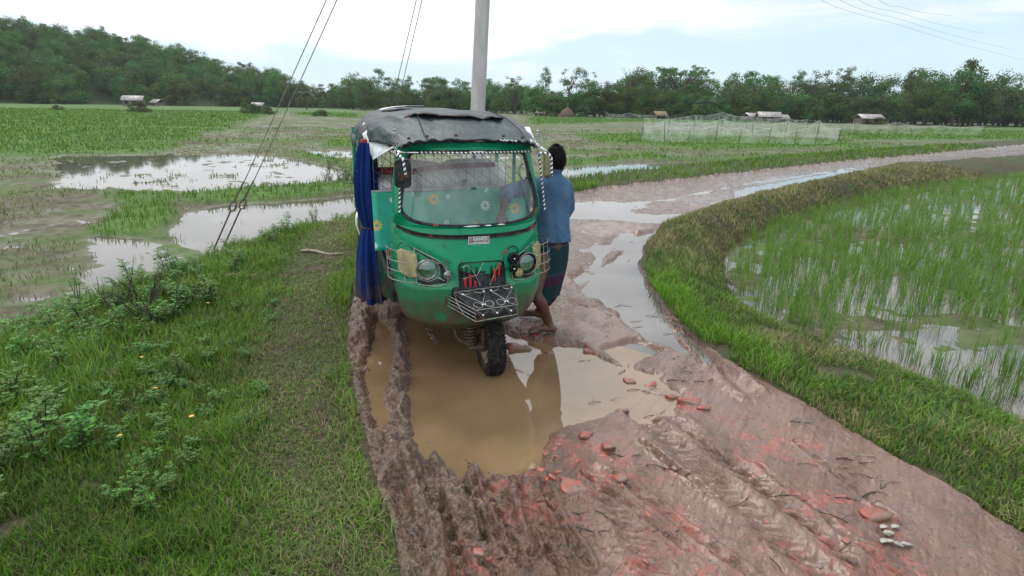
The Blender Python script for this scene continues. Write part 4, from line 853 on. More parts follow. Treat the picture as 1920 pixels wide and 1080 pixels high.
# bent wiper arm seen through the glass
b = MB(); b.tube(smooth_path([(.395, .20, 1.50), (.365, .19, 1.46), (.372, .18, 1.41), (.40, .175, 1.38), (.42, .17, 1.41)], 4), .005, 6); b.build('wiper', M_bpaint, RK)

# ------------------------------------------------------------------ sacks of grain loaded behind the partition
def sack(c, d, rz, label, tilt=(0, 0), text=()):
    b = MB(); rows = []; nu, nv = 28, 20; seed = rnd.random()*50
    for i in range(nv+1):
        ph = -math.pi/2+math.pi*i/nv; row = []
        for j in range(nu):
            a = 2*math.pi*j/nu; e = .55
            f = lambda t: math.copysign(abs(t)**e, t)
            cp = max(math.cos(ph), 1e-3)**.6
            x, y, z = f(math.cos(a))*cp*d[0]/2, f(math.sin(a))*cp*d[1]/2, f(math.sin(ph))*d[2]/2
            k = 1+.06*float(fbm(np.array(x*7+seed), np.array(y*7+z*9), 91, 3)); row.append((x*k, y*k, z*k))
        rows.append(row)
    b.grid(rows, close_u=True); o = tag(b.build('grain_sack', M_sack, None, auto=False), label, 'sack', 'white sacks loaded in the rickshaw')
    o.location = VO+Matrix.Rotation(VYAW, 3, 'Z') @ Vector(c); o.rotation_euler = (tilt[0], tilt[1], VYAW+rz)
    for s_, sz, lx, lz, rot in text: text_obj('sack_print', s_, sz, M_ink, o, (lx, -d[1]/2-.001+.0, lz), (math.radians(78), rot, 0), .001)
    return o
sack((-.14, 1.10, 1.285), (.56, .34, .26), .06, 'white sack pressed against the grille, left of the printed one', (.3, .12), [('Q', .05, -.03, .0, .9), ('\u2013', .06, .03, .05, .9)])
sack((.27, 1.12, 1.295), (.60, .36, .26), -.08, 'white printed sack with lettering on its face behind the windscreen', (.35, .02), [('BCIC', .065, -.10, .0, 1.5), ('IIIIE', .05, .02, .02, 1.4)])
sack((-.48, 1.02, 1.25), (.30, .36, .20), .0, 'white sack with dark lettering between curtain and mirror', (.2, 0), [('VALV', .045, -.07, -.02, 0), ('VR', .045, .07, -.03, 0)])
sack((.02, 1.62, 1.18), (.95, .5, .34), .0, 'white sack lying across the back of the rickshaw')
sack((.0, 1.25, 1.00), (1.1, .6, .30), .0, 'white sack at the bottom of the load')

# ------------------------------------------------------------------ the man beside the rickshaw
M_skin, p = new_mat('brown_skin'); v = coord(); n1 = noise(v, 18, 4); zz = world_z()
c = mixc(ramp(n1, .35, .65), (.105, .048, .030), (.075, .033, .021)); c = mixc(mth('MULTIPLY', ramp(zz, .30, .05), ramp(noise(v, 30, 5, .65), .38, .58)), c, (.17, .10, .075))
setp(p, col=c, rough=.5, spec=.4)
M_hair = pmat('black_hair', (.004, .0035, .0035), .7, spec=.12, c2=(.007, .006, .006))
M_shirt, p = new_mat('blue_shirt'); v = coord(); n1 = noise(v, 6, 5)
setp(p, col=mixc(ramp(n1, .35, .65), (.050, .105, .185), (.068, .132, .222)), rough=.8, spec=.2); L(bump(noise(v, 14, 5, .6, .5), .5, .02), p.inputs['Normal'])
M_lungi, p = new_mat('checked_lungi'); v = coord(); sz = N('ShaderNodeSeparateXYZ'); L(v, sz.inputs[0]); z0 = mth('ADD', sz.outputs[2], mth('MULTIPLY', noise(v, 5, 2), .03)); z0 = mth('SUBTRACT', z0, mth('MULTIPLY', sz.outputs[0], .05))
teal = mixc(ramp(mth('SINE', mth('MULTIPLY', z0, 420.0)), -.2, .2, 0, .5), (.006, .029, .033), (.010, .044, .049))
def band(lo, hi): return mth('MULTIPLY', ramp(z0, lo, lo+.006), ramp(z0, hi, hi-.006))
c = mixc(band(.785, .99), teal, (.050, .016, .038)); c = mixc(band(.778, .786), c, (.22, .24, .30)); c = mixc(band(.445, .535), c, (.046, .014, .036)); c = mixc(band(.535, .542), c, (.20, .22, .28))
setp(p, col=c, rough=.85, spec=.2); L(bump(noise(coord(scale=(1, 1, .2)), 16, 4), .5, .02), p.inputs['Normal'])

def VW(x, y, z): return VO+Matrix.Rotation(VYAW, 3, 'Z') @ Vector((x, y, z))
A_ = lambda px, py, Y: Vector(at(px, py, Y))
def limb(b, pts, rad, n=14):
    sp = smooth_path(pts, 5); k = len(pts); rr = [float(np.interp(i/5, range(k), rad)) for i in range(len(sp))]
    b.tube(sp, rr, n); b.ball(sp[0], rr[0], n=12); b.ball(sp[-1], rr[-1], n=12)
fwd = Vector((-.25, .97, 0)).normalized(); rgt = Vector((fwd.y, -fwd.x, 0))
head = A_(1042, 301, 4.86); neck = A_(1038, 324, 4.84); shL = A_(1012, 347, 4.80); shR = A_(1058, 350, 4.90); chest = A_(1036, 375, 4.85); pelv = A_(1037, 458, 4.80); waist = A_(1037, 425, 4.82)
elL = VW(.45, .66, 1.235); haL = VW(.315, .40, 1.115); elR = A_(1063, 398, 5.02); haR = VW(.645, 1.02, 1.12)
hipL = A_(1024, 468, 4.77); hipR = A_(1050, 468, 4.84)
knL = A_(1005, 548, 4.60); anL = A_(1030, 617, 4.66); knR = A_(1036, 548, 4.92); anR = A_(1010, 592, 5.02)
for a_ in (anL, anR): a_.z = hz(a_.x, a_.y)+.075
b = MB()
limb(b, [pelv+Vector((0, 0, -.02)), waist, chest, neck+Vector((0, 0, -.05))], [.09, .085, .085, .055])
limb(b, [neck+Vector((0, 0, -.07)), neck, head+Vector((0, 0, -.06))], [.055, .050, .052])
b.ball(head, .093, n=20, sc=(.78, .93, 1.12)); b.ball(head+fwd*.035+Vector((0, 0, -.065)), .06, n=14, sc=(.85, .95, .9))
limb(b, [head+fwd*.085+Vector((0, 0, .02)), head+fwd*.108+Vector((0, 0, -.018))], [.008, .015]); b.ball(head+fwd*.088+Vector((0, 0, -.052)), .018, n=10, sc=(1.3, .8, .5)); b.ball(head+fwd*.078+Vector((0, 0, .028)), .03, n=10, sc=(1.6, .6, .35))
for s in (-1, 1):
    e_ = head+rgt*s*.078+Vector((0, 0, -.008)); b.ball(e_-fwd*.004, .026, n=12, sc=(.45, .75, 1.15)); b.ball(head+fwd*.078+rgt*s*.03+Vector((0, 0, .006)), .014, n=8)
limb(b, [shL, elL, haL.lerp(elL, .12)], [.050, .040, .027]); limb(b, [shR, elR, haR.lerp(elR, .12)], [.046, .034, .025])
limb(b, [shL, neck+Vector((0, 0, -.06)), shR], [.05, .06, .05])
def hand(b, wrist, d, palm_n, curl=.35, side=1):
    d = d.normalized(); sd_ = d.cross(palm_n).normalized(); pn = sd_.cross(d).normalized()
    for i in range(4):
        o_ = (i-1.5)*.0195; base = wrist+d*.085+sd_*o_*side
        limb(b, [wrist+d*.01+sd_*o_*.7*side, base], [.014, .0115], 8)
        L_ = (.066, .076, .071, .055)[i]; q = base; dd = d.copy(); pts = [base]
        for k in range(3):
            dd = (dd+pn*curl*(.55+.25*k)).normalized(); q = q+dd*L_*(.45, .32, .23)[k]; pts.append(q)
        limb(b, pts, [.0095, .009, .008, .007], 8)
    t0 = wrist+d*.025-sd_*.028*side; limb(b, [wrist+d*.01-sd_*.012*side, t0, t0+d*.035-sd_*.022*side+pn*.012, t0+d*.06-sd_*.022*side+pn*.028], [.014, .0135, .011, .008], 8)
hand(b, haL, (haL-elL)+Vector((0, 0, -.03)), Vector((-.2, -.2, -1)), .45, -1); hand(b, haR, (haR-elR)+Vector((0, 0, .12)), Vector((-1, .3, 0)), .4, 1)
limb(b, [hipL, hipL.lerp(knL, .45)+fwd*.01, knL, knL.lerp(anL, .35)-fwd*.022, anL], [.070, .066, .055, .052, .034]); limb(b, [hipR, hipR.lerp(knR, .45), knR, knR.lerp(anR, .35)-fwd*.022, anR], [.070, .066, .055, .052, .034])
def foot(b, an, d):
    d = Vector(d).normalized(); g = hz(an.x, an.y)+.004; sd_ = Vector((d.y, -d.x, 0)); hl = Vector((an.x, an.y, g+.03))-d*.035
    limb(b, [hl+Vector((0, 0, .0)), Vector((an.x, an.y, g+.045))+d*.04, Vector((an.x, an.y, g+.030))+d*.12, Vector((an.x, an.y, g+.020))+d*.165], [.034, .038, .032, .020]); limb(b, [an, Vector((an.x, an.y, g+.04))], [.036, .036])
    b.ball(Vector((an.x, an.y, g+.022))+d*.13, .034, n=12, sc=(1.2, 1.2, .6))
    for i in range(5): o_ = (i-2)*.0165; p0 = Vector((an.x, an.y, g+.018))+d*(.15-abs(i-1)*.005)+sd_*o_; limb(b, [p0, p0+d*(.036, .034, .031, .027, .024)[i]+Vector((0, 0, -.006))], [.0105 if i else .013, .0085 if i else .011], 8)
foot(b, anL, (-.96, -.12, 0)); foot(b, anR, (-.95, .25, 0))
def remeshed(b, name, voxel, mat, parent=None, smooth_it=4, disp=None):
    me = b.mesh(name); o = bpy.data.objects.new(name, me); COL.objects.link(o)
    m = o.modifiers.new('r', 'REMESH'); m.mode = 'VOXEL'; m.voxel_size = voxel; m2_ = o.modifiers.new('s', 'SMOOTH'); m2_.iterations = smooth_it; m2_.factor = .5
    dg = bpy.context.evaluated_depsgraph_get(); me2 = bpy.data.meshes.new_from_object(o.evaluated_get(dg)); bpy.data.objects.remove(o); bpy.data.meshes.remove(me)
    me2.materials.clear(); n = len(me2.vertices); co = np.empty(n*3); me2.vertices.foreach_get('co', co); co = co.reshape(-1, 3)
    if disp is not None:
        no = np.empty(n*3); me2.vertices.foreach_get('normal', no); co = co+no.reshape(-1, 3)*disp(co)[:, None]; me2.vertices.foreach_set('co', co.ravel())
    me2.polygons.foreach_set('use_smooth', np.ones(len(me2.polygons), bool)); me2.name = name; me2.update()
    return link(name, me2, mat, parent)
MAN = tag(remeshed(b, 'person', .0055, M_skin), 'barefoot man in blue shirt and dark checked lungi leaning into the rickshaw cab', 'person')
# shirt
b = MB(); rows = []
for c_, rx, ry in [(pelv+Vector((.004, 0, .03)), .150, .110), (pelv+Vector((0, 0, .06)), .146, .108), (waist, .140, .105), (waist.lerp(chest, .5), .148, .108), (chest, .160, .112), (chest+Vector((0, 0, .07)), .166, .105), (shL.lerp(shR, .5)+Vector((0, 0, .045)), .135, .085), (neck+Vector((0, .0, -.012)), .062, .060), (neck+Vector((0, 0, .012)), .060, .058)]:
    rows.append([c_+rgt*rx*math.cos(a)+fwd*ry*math.sin(a) for a in np.linspace(0, 2*math.pi, 40, endpoint=False)])
b.grid(rows, close_u=True); n_ = len(b.v); b.f += [tuple(range(40))[::-1], tuple(range(n_-40, n_))]; b.m += [0, 0]
limb(b, [shL.lerp(shR, .12), shL, elL, elL.lerp(haL, .30)], [.070, .066, .058, .052]); limb(b, [shR.lerp(shL, .12), shR, elR, elR.lerp(haR, .62)], [.070, .066, .056, .050])
b.tube([neck+Vector((0, 0, .006))+rgt*.058*math.cos(a)+fwd*.056*math.sin(a)+Vector((0, 0, -.018*math.sin(a))) for a in np.linspace(0, 2*math.pi, 24, endpoint=False)], .013, 8, True)
def wrinkle(co):
    x, y, z = co.T; return .010*fbm(x*9+z*4, z*6+y*7, 101, 3)+.006*np.abs(fbm(x*7-z*13, y*9+z*8, 102, 2))*sst(1.0, 1.3, z)+.004*np.sin((x-.3)*70+z*9)*sst(1.25, .95, z)
remeshed(b, 'shirt', .008, M_shirt, MAN, 6, wrinkle)
# lungi
b = MB(); rows = []; top = pelv+Vector((0, 0, .05)); bot = A_(1027, 562, 4.79)
for t in np.linspace(0, 1, 22):
    c_ = top.lerp(bot, t)+Vector((.018*math.sin(math.pi*t), 0, 0)); rx = float(np.interp(t, [0, .12, .35, .7, 1], [.132, .138, .132, .112, .098])); ry = float(np.interp(t, [0, .3, 1], [.112, .125, .150]))
    rows.append([c_+rgt*rx*(1+.05*math.sin(6*a+3*t)*t+.025*math.sin(13*a))*math.cos(a)+Vector((-.2, -.98, 0))*ry*(1+.05*math.sin(6*a+3*t)*t)*math.sin(a)*(.8+.2*t) + Vector((0, 0, .03*math.cos(a)*t+.015*math.sin(3*a)*t)) for a in np.linspace(0, 2*math.pi, 64, endpoint=False)])
b.grid(rows, close_u=True); lg = b.build('lungi', M_lungi, MAN, auto=False); md = lg.modifiers.new('thick', 'SOLIDIFY'); md.thickness = .006; md.offset = -1
# hair: cap with short tufts
b = MB(); rows = []
hc = head+Vector((0, 0, .012))-fwd*.006
def hair_pt(a, ph, k=1.0):
    d = rgt*math.cos(a)*math.cos(ph)*.080+fwd*math.sin(a)*math.cos(ph)*.093+Vector((0, 0, math.sin(ph)*.108)); return hc+d*k
for i in range(17):
    row = []
    for j in range(44):
        a = 2*math.pi*j/44; lo = -1.0+1.35*float(sst(-.05, .75, np.array(math.sin(a)))); ph = lo+(math.pi/2-lo)*i/16
        row.append(hair_pt(a, ph, 1.02+.05*float(fbm(np.array(a*3+ph*2), np.array(ph*4), 111, 3))))
    rows.append(row)
b.grid(rows, close_u=True)
for k in range(2200):
    a = rnd.uniform(0, 2*math.pi); lo = -.95+1.35*float(sst(-.05, .75, np.array(math.sin(a)))); ph = rnd.uniform(lo, 1.5); q = hair_pt(a, ph, 1.0); n_ = (q-hc).normalized(); t = (Vector((0, 0, -1))+n_*rnd.uniform(.5, 2.4)+Vector((rnd.uniform(-.5, .5), rnd.uniform(-.5, .5), 0))).normalized(); s_ = t.cross(n_).normalized()*.0022; l_ = rnd.uniform(.014, .028)
    b.add([q-s_, q+s_, q+t*l_], [(0, 1, 2)])
b.build('hair', M_hair, MAN, fix=False, auto=False)

# ------------------------------------------------------------------ pole, stays and overhead wires
M_conc, p = new_mat('pole_concrete'); v = coord(scale=(1, 1, .25)); n1 = noise(v, 5, 6, .6); n2 = noise(coord(), 60, 4)
setp(p, col=mixc(ramp(n2, .58, .68, 0, .4), mixc(ramp(n1, .35, .65), (.50, .475, .465), (.40, .38, .37)), (.15, .14, .13)), rough=.85, spec=.3); L(bump(n2, .3, .01), p.inputs['Normal'])
PB0, PB1 = Vector(at(896, 200, 11.5)), Vector(at(905, 0, 11.5)); pdir = (PB1-PB0)/(PB1-PB0).z
def pole_at(z): return PB0+pdir*(z-PB0.z)
b = MB(); zs = [-.4, 0, 2, 4, 6, 8, 9.6]; b.tube([pole_at(z) for z in zs], [.150, .148, .137, .128, .118, .108, .100], 20); pole = tag(b.build('utility_pole', M_conc), 'pale concrete power pole rising behind the rickshaw roof', 'pole')
b = MB(); b.box(pole_at(9.2), (1.6, .09, .09), rot=Matrix.Rotation(.5, 3, 'Z')); b.build('cross_arm', M_mudmetal, pole)
M_wire = pmat('stay_wire', (.21, .18, .175), .5, .5, c2=(.13, .11, .10), ns=30)
def stay(apx, z_a, ztop, label, rod=True):
    A = Vector(G(apx[0], apx[1], z_a)); T = pole_at(ztop); b = MB(); d = (T-A).normalized(); s0 = A+d*.75
    n_ = 24; b.tube([s0.lerp(T, i/n_)+Vector((0, 0, -.10*math.sin(math.pi*i/n_)*(1-i/n_))) for i in range(n_+1)], .0085, 6); o = b.build('stay_wire', M_wire); tag(o, label, 'wire', 'stay wires of the pole')
    if rod:
        b = MB(); b.tube([A-d*.35, A+d*.62], .013, 8); sd_ = d.cross(Vector((0, 1, 0))).normalized(); c_ = A+d*.70; b.tube([c_+d*.09*math.cos(a)+sd_*.045*math.sin(a) for a in np.linspace(0, 6.283, 20, endpoint=False)], .012, 6, True); b.tube([c_+d*.05+sd_*.02, c_+d*.45], .011, 6); b.tube([c_+d*.02-sd_*.03, c_-d*.07-sd_*.06], .010, 6); b.build('anchor_rod', M_mudmetal, o)
stay((405, 458), -.42, 9.15, 'left of the two stay wires anchored in the weeds left of the rickshaw'); stay((424, 452), -.42, 8.75, 'right of the two stay wires anchored in the weeds left of the rickshaw')
stay((693, 372), -.45, 8.7, 'left of the two thin stay wires running down behind the rickshaw roof', False); stay((704, 368), -.45, 8.3, 'right of the two thin stay wires running down behind the rickshaw roof', False)
for i, (px0, y1) in enumerate([(1539, 48), (1575, 37), (1611, 25), (1648, 13)]):
    q0 = Vector(at(px0, 0, 30)); q1 = Vector(at(1690, y1, 38-i*1.0)); d = q1-q0; T = pole_at(9.2)+Vector((-.6+.4*i, 0, .1)); q2 = q1+d*1.2+Vector((0, 0, .05)); q3 = q1+d*4+Vector((0, 0, .5))
    b = MB(); b.tube([T]+[q for q in smooth_path([T, T.lerp(q0, .5)+Vector((0, 0, -.5)), q0, q1, q2, q3], 10)][1:], .006, 5); tag(b.build('overhead_wire', M_wire), ['lowest overhead power line crossing the upper right sky', 'second lowest overhead power line in the upper right sky', 'second highest overhead power line in the upper right sky', 'highest overhead power line in the far upper right corner'][i], 'wire', 'overhead power lines')

# ------------------------------------------------------------------ foliage materials
def leaf_mat(name, attr='tint', transl=.3, rough=.5, vary=.0):
    m, p = new_mat(name); a = N('ShaderNodeAttribute', attribute_name=attr); c = a.outputs[0]
    if vary:
        oi = N('ShaderNodeObjectInfo'); hs = N('ShaderNodeHueSaturation'); L(c, hs.inputs['Color']); L(mth('ADD', .5, mth('MULTIPLY', mth('SUBTRACT', oi.outputs['Random'], .5), vary*.12)), hs.inputs['Hue']); L(mth('ADD', 1.0, mth('MULTIPLY', mth('SUBTRACT', oi.outputs['Random'], .5), vary)), hs.inputs['Value']); c = hs.outputs[0]
    setp(p, col=c, rough=rough, spec=.3)
    t = N('ShaderNodeBsdfTranslucent'); L(c, t.inputs[0]); mx = N('ShaderNodeMixShader'); mx.inputs[0].default_value = transl; o_ = nt.nodes['Material Output']; L(p.outputs[0], mx.inputs[1]); L(t.outputs[0], mx.inputs[2]); L(mx.outputs[0], o_.inputs[0]); return m
M_grass = leaf_mat('grass_blades'); M_weed = leaf_mat('weed_leaves', vary=.35); M_rice = leaf_mat('rice_leaves', transl=.35); M_crown = leaf_mat('tree_leaves', transl=.28, rough=.65, vary=.75)
M_bark = pmat('bark', (.075, .058, .045), .9, c2=(.04, .03, .024), bmp=.4, bs=30); M_stem = pmat('plant_stem', (.055, .075, .022), .8, c2=(.05, .035, .02))

def blades(P, hgt, wid, lean, tint, rg=rng):
    """P (n,3); returns verts, [quads, tris], colours"""
    n = len(P); a = rg.uniform(0, 2*np.pi, n); dx, dy = np.cos(a), np.sin(a); sx, sy = -dy, dx
    tw = rg.uniform(-.6, .6, n); sx, sy = sx*np.cos(tw)-sy*np.sin(tw), sx*np.sin(tw)+sy*np.cos(tw)
    w = wid/2; V = np.empty((n, 5, 3)); l1 = lean*.35; l2 = lean
    hz_ = np.sqrt(np.maximum(1-(lean*.9)**2, .08))
    V[:, 0] = np.stack([P[:, 0]-sx*w, P[:, 1]-sy*w, P[:, 2]-.006], 1); V[:, 1] = np.stack([P[:, 0]+sx*w, P[:, 1]+sy*w, P[:, 2]-.006], 1)
    mx_, my_ = P[:, 0]+dx*hgt*l1*.6, P[:, 1]+dy*hgt*l1*.6; mz = P[:, 2]+hgt*.55*(.3+.7*hz_)
    V[:, 2] = np.stack([mx_+sx*w*.8, my_+sy*w*.8, mz], 1); V[:, 3] = np.stack([mx_-sx*w*.8, my_-sy*w*.8, mz], 1)
    V[:, 4] = np.stack([P[:, 0]+dx*hgt*l2, P[:, 1]+dy*hgt*l2, P[:, 2]+hgt*hz_], 1)
    k = np.arange(n)*5; q = np.stack([k, k+1, k+2, k+3], 1); t = np.stack([k+3, k+2, k+4], 1)
    return V.reshape(-1, 3), [q, t], np.repeat(tint, 5, axis=0)
def palette(n, cols, wts):
    c = np.array(cols)[rng.choice(len(cols), n, p=np.array(wts)/sum(wts))]; return c*rng.uniform(.7, 1.3, (n, 1))
def scatter(n, r0, r1, a0, a1, zones, power=1.0, gmin=None):
    """points whose density falls off with distance"""
    r = (r0**power+(r1**power-r0**power)*rng.random(n))**(1/power); a = np.radians(rng.uniform(a0, a1, n)); x, y = r*np.sin(a), r*np.cos(a)
    if len(zones) == 1 and zones[0] in (2, 3, 4):
        k = inside(x, y, {2: VERGE, 3: BUND, 4: PADR}[zones[0]]); x, y = x[k], y[k]; n = len(x)
    h, z, g, rd, pl = ground(x, y); k = np.isin(z, zones)
    if gmin is not None: k &= g > gmin+rng.uniform(-.15, .15, n)
    return np.stack([x, y, h], 1)[k], g[k]
FRESH, MIDG, DEEP, OLIVE, DRY, GREY = (.140, .290, .022), (.104, .210, .022), (.056, .135, .018), (.150, .195, .044), (.290, .235, .125), (.140, .165, .080)
PATH = WP([(640, 400), (600, 480), (570, 560), (565, 700), (590, 850), (640, 1000), (690, 1150)], .1)
def verge_grass():
    P, g = scatter(330000, 1.7, 15, -62, 8, [2], .62)
    dp = sd_line(P[:, 0], P[:, 1], PATH); rr = np.hypot(P[:, 0], P[:, 1]); dr = sd_line(P[:, 0], P[:, 1], roadL); nz_ = fbm(P[:, 0]*1.3, P[:, 1]*1.3, 121, 3); n2 = fbm(P[:, 0]*4, P[:, 1]*4, 122, 3)
    path = sst(.50, .12, dp+.22*nz_); n = len(P)
    keep = (rng.random(n) > .55*path*sst(-.1, .3, n2)) & (dr+.05*n2 > .025) & (n2 > -.62)
    P, rr, dr, nz_, n2, path, n = P[keep], rr[keep], dr[keep], nz_[keep], n2[keep], path[keep], keep.sum()
    hgt = rng.uniform(.035, .085, n)*(1-.5*path)*(1+.6*np.clip(nz_+n2*.5, -.5, 1)); hgt *= 1+.5*sst(.25, .05, dr); hgt *= 1+.7*sst(1.0, 2.0, dr)
    tuft = sst(.25, .5, n2); hgt *= 1+.6*tuft
    lean = np.clip(rng.uniform(.15, .85, n)+.35*path, 0, 1.0)
    t = palette(n, [FRESH, MIDG, DEEP, OLIVE, DRY, GREY], [.22, .34, .16, .20, .05, .03]); t2 = palette(n, [MIDG, OLIVE, DRY, GREY, (.16, .115, .065)], [.16, .22, .22, .28, .12]); pk = rng.random(n) < path*.72; t[pk] = t2[pk]
    t *= (1.0+.30*np.clip(nz_*1.6, -1, 1))[:, None]
    return blades(P, hgt, np.clip(.0032+.00075*rr, .003, .02)*rng.uniform(.7, 1.3, n), lean, t)
def bund_grass():
    P, g = scatter(330000, 2.6, 26, 6, 58, [3], .70)
    rr = np.hypot(P[:, 0], P[:, 1]); dr = sd_line(P[:, 0], P[:, 1], roadR); nz_ = fbm(P[:, 0]*1.1, P[:, 1]*1.1, 131, 3); n2 = fbm(P[:, 0]*3.5, P[:, 1]*3.5, 132, 3); n = len(P)
    dry = np.clip(sst(5.8, 8.0, P[:, 1])*.95+.10+.9*nz_+.4*n2, 0, 1); fresh = np.clip(sst(.6, .15, dr)*sst(3.4, 4.4, P[:, 1])*sst(7.2, 6.0, P[:, 1])*(.8+1.0*n2), 0, 1)
    keep = (dr+.06*n2 > .03) & (n2 > -.42); P, rr, nz_, n2, dry, fresh, n = P[keep], rr[keep], nz_[keep], n2[keep], dry[keep], fresh[keep], keep.sum()
    hgt = rng.uniform(.03, .085, n)*(1+.6*n2)*(1+.6*fresh)*(1+.012*rr); lean = rng.uniform(.25, .95, n)
    t = palette(n, [FRESH, MIDG, DEEP, OLIVE, DRY, GREY], [.14, .36, .24, .16, .05, .05]); t2 = palette(n, [DRY, OLIVE, GREY, MIDG, (.20, .14, .075)], [.46, .18, .14, .08, .14]); k = rng.random(n) < dry*(1-fresh); t[k] = t2[k]; t3 = palette(n, [FRESH, MIDG], [.7, .3]); k = rng.random(n) < fresh; t[k] = t3[k]
    t *= (1+.3*np.clip(n2*1.5, -1, 1))[:, None]
    return blades(P, hgt, np.clip(.0032+.0008*rr, .003, .022)*rng.uniform(.7, 1.3, n), lean, t)
def far_grass():
    P, g = scatter(90000, 10, 48, -52, 54, [2], .55); P2, g2 = scatter(210000, 7, 130, -58, 58, [0], .40, .45)
    dS = sd_line(P2[:, 0], P2[:, 1], SHORE)
    P = np.vstack([P, P2]); rr = np.hypot(P[:, 0], P[:, 1]); n = len(P); n2 = fbm(P[:, 0]*.8, P[:, 1]*.8, 141, 3)
    t = .85*palette(n, [FRESH, (.085, .21, .022), MIDG, OLIVE], [.36, .26, .24, .14])*(1+.25*n2)[:, None]
    return blades(P, rng.uniform(.07, .17, n)*(1+.006*rr), np.clip(.0012*rr, .008, .10), rng.uniform(.1, .8, n), t)
def stubble():
    P, g = scatter(110000, 8, 60, -52, 54, [0], .5); k = (g < .4) & (fbm(P[:, 0]*.9, P[:, 1]*.9, 151, 3) > .0) & (P[:, 2] > -.52); P = P[k]; rr = np.hypot(P[:, 0], P[:, 1]); n = len(P)
    return blades(P, rng.uniform(.05, .12, n), np.clip(.001*rr, .006, .05), rng.uniform(.2, .95, n), palette(n, [DRY, OLIVE, GREY, (.11, .085, .055), MIDG], [.28, .26, .2, .16, .10]))
for nm, fn, lb in [('verge_grass', verge_grass, 'short trodden grass on the verge left of the track'), ('bund_grass', bund_grass, 'grass and dry straw on the bund right of the track'), ('field_grass', far_grass, 'bright green grass strips among the far plots'), ('rice_stubble', stubble, 'straw stubble on the muddy plots')]:
    V_, F_, C_ = fn(); tag(link(nm, np_mesh(nm, V_, F_, C_), M_grass), lb, 'grass', kind='stuff')

# rice seedlings: the nearest clumps one by one, the rest as one stand
def clump(n, h, seed, spread=.035):
    rg = np.random.default_rng(seed); a = rg.uniform(0, 6.28, n); r = spread*np.sqrt(rg.random(n)); P = np.stack([r*np.cos(a), r*np.sin(a), np.full(n, 0.)], 1)
    t = np.array([(.130, .280, .034), (.100, .215, .032), (.17, .28, .050), (.20, .21, .07)])[rg.choice(4, n, p=[.42, .38, .14, .06])]*rg.uniform(.75, 1.25, (n, 1))
    return blades(P, h*rg.uniform(.6, 1.15, n), rg.uniform(.0035, .0065, n), rg.uniform(.05, .6, n), t, rg)
protos = [np_mesh('rice_clump', *clump(12, .29, 200+i)) for i in range(6)]
for me in protos: me.materials.append(M_rice)
P, g = scatter(9000, 3.6, 30, 14, 60, [4], .85); ok = []
dpe = sd_line(P[:, 0], P[:, 1], padE); ds = fbm(P[:, 0]*.9, P[:, 1]*.9, 161, 3); rr = np.hypot(P[:, 0], P[:, 1])
k = (rng.random(len(P)) < .60+1.0*ds+.5*sst(6.0, 8.5, rr)+.3*sst(.6, .0, dpe)); P, rr, dpe = P[k], rr[k], dpe[k]; od = np.argsort(rr); P, rr, dpe = P[od], rr[od], dpe[od]
for i, q in enumerate(P[:260]):
    o = bpy.data.objects.new('rice_seedling', protos[i % 6]); COL.objects.link(o); o.location = (q[0], q[1], q[2]-.02); o.rotation_euler = (rnd.uniform(-.12, .12), rnd.uniform(-.12, .12), rnd.uniform(0, 6.28)); s_ = rnd.uniform(.75, 1.2); o.scale = (s_, s_, s_*rnd.uniform(.9, 1.15)); tag(o, 'thin green rice seedling clump standing in the shallow paddy water on the right', 'rice plant', 'rice seedlings in the right paddy')
vs, qs, ts, cs, off = [], [], [], [], 0
for i, q in enumerate(np.vstack([P[260:], scatter(9000, 8, 60, 24, 60, [4], .9)[0]])):
    V_, (q_, t_), c_ = clump(9, .31, 300+i % 40); an = rnd.uniform(0, 6.28); V_ = np.stack([V_[:, 0]*math.cos(an)-V_[:, 1]*math.sin(an), V_[:, 0]*math.sin(an)+V_[:, 1]*math.cos(an), V_[:, 2]], 1)*rnd.uniform(.8, 1.2)+np.array([q[0], q[1], q[2]-.02]); vs.append(V_); qs.append(q_+off); ts.append(t_+off); cs.append(c_); off += len(V_)
tag(link('rice_stand', np_mesh('rice_stand', np.vstack(vs), [np.vstack(qs), np.vstack(ts)], np.vstack(cs)), M_rice), 'stand of green rice seedlings filling the far part of the right paddy', 'rice', kind='stuff')

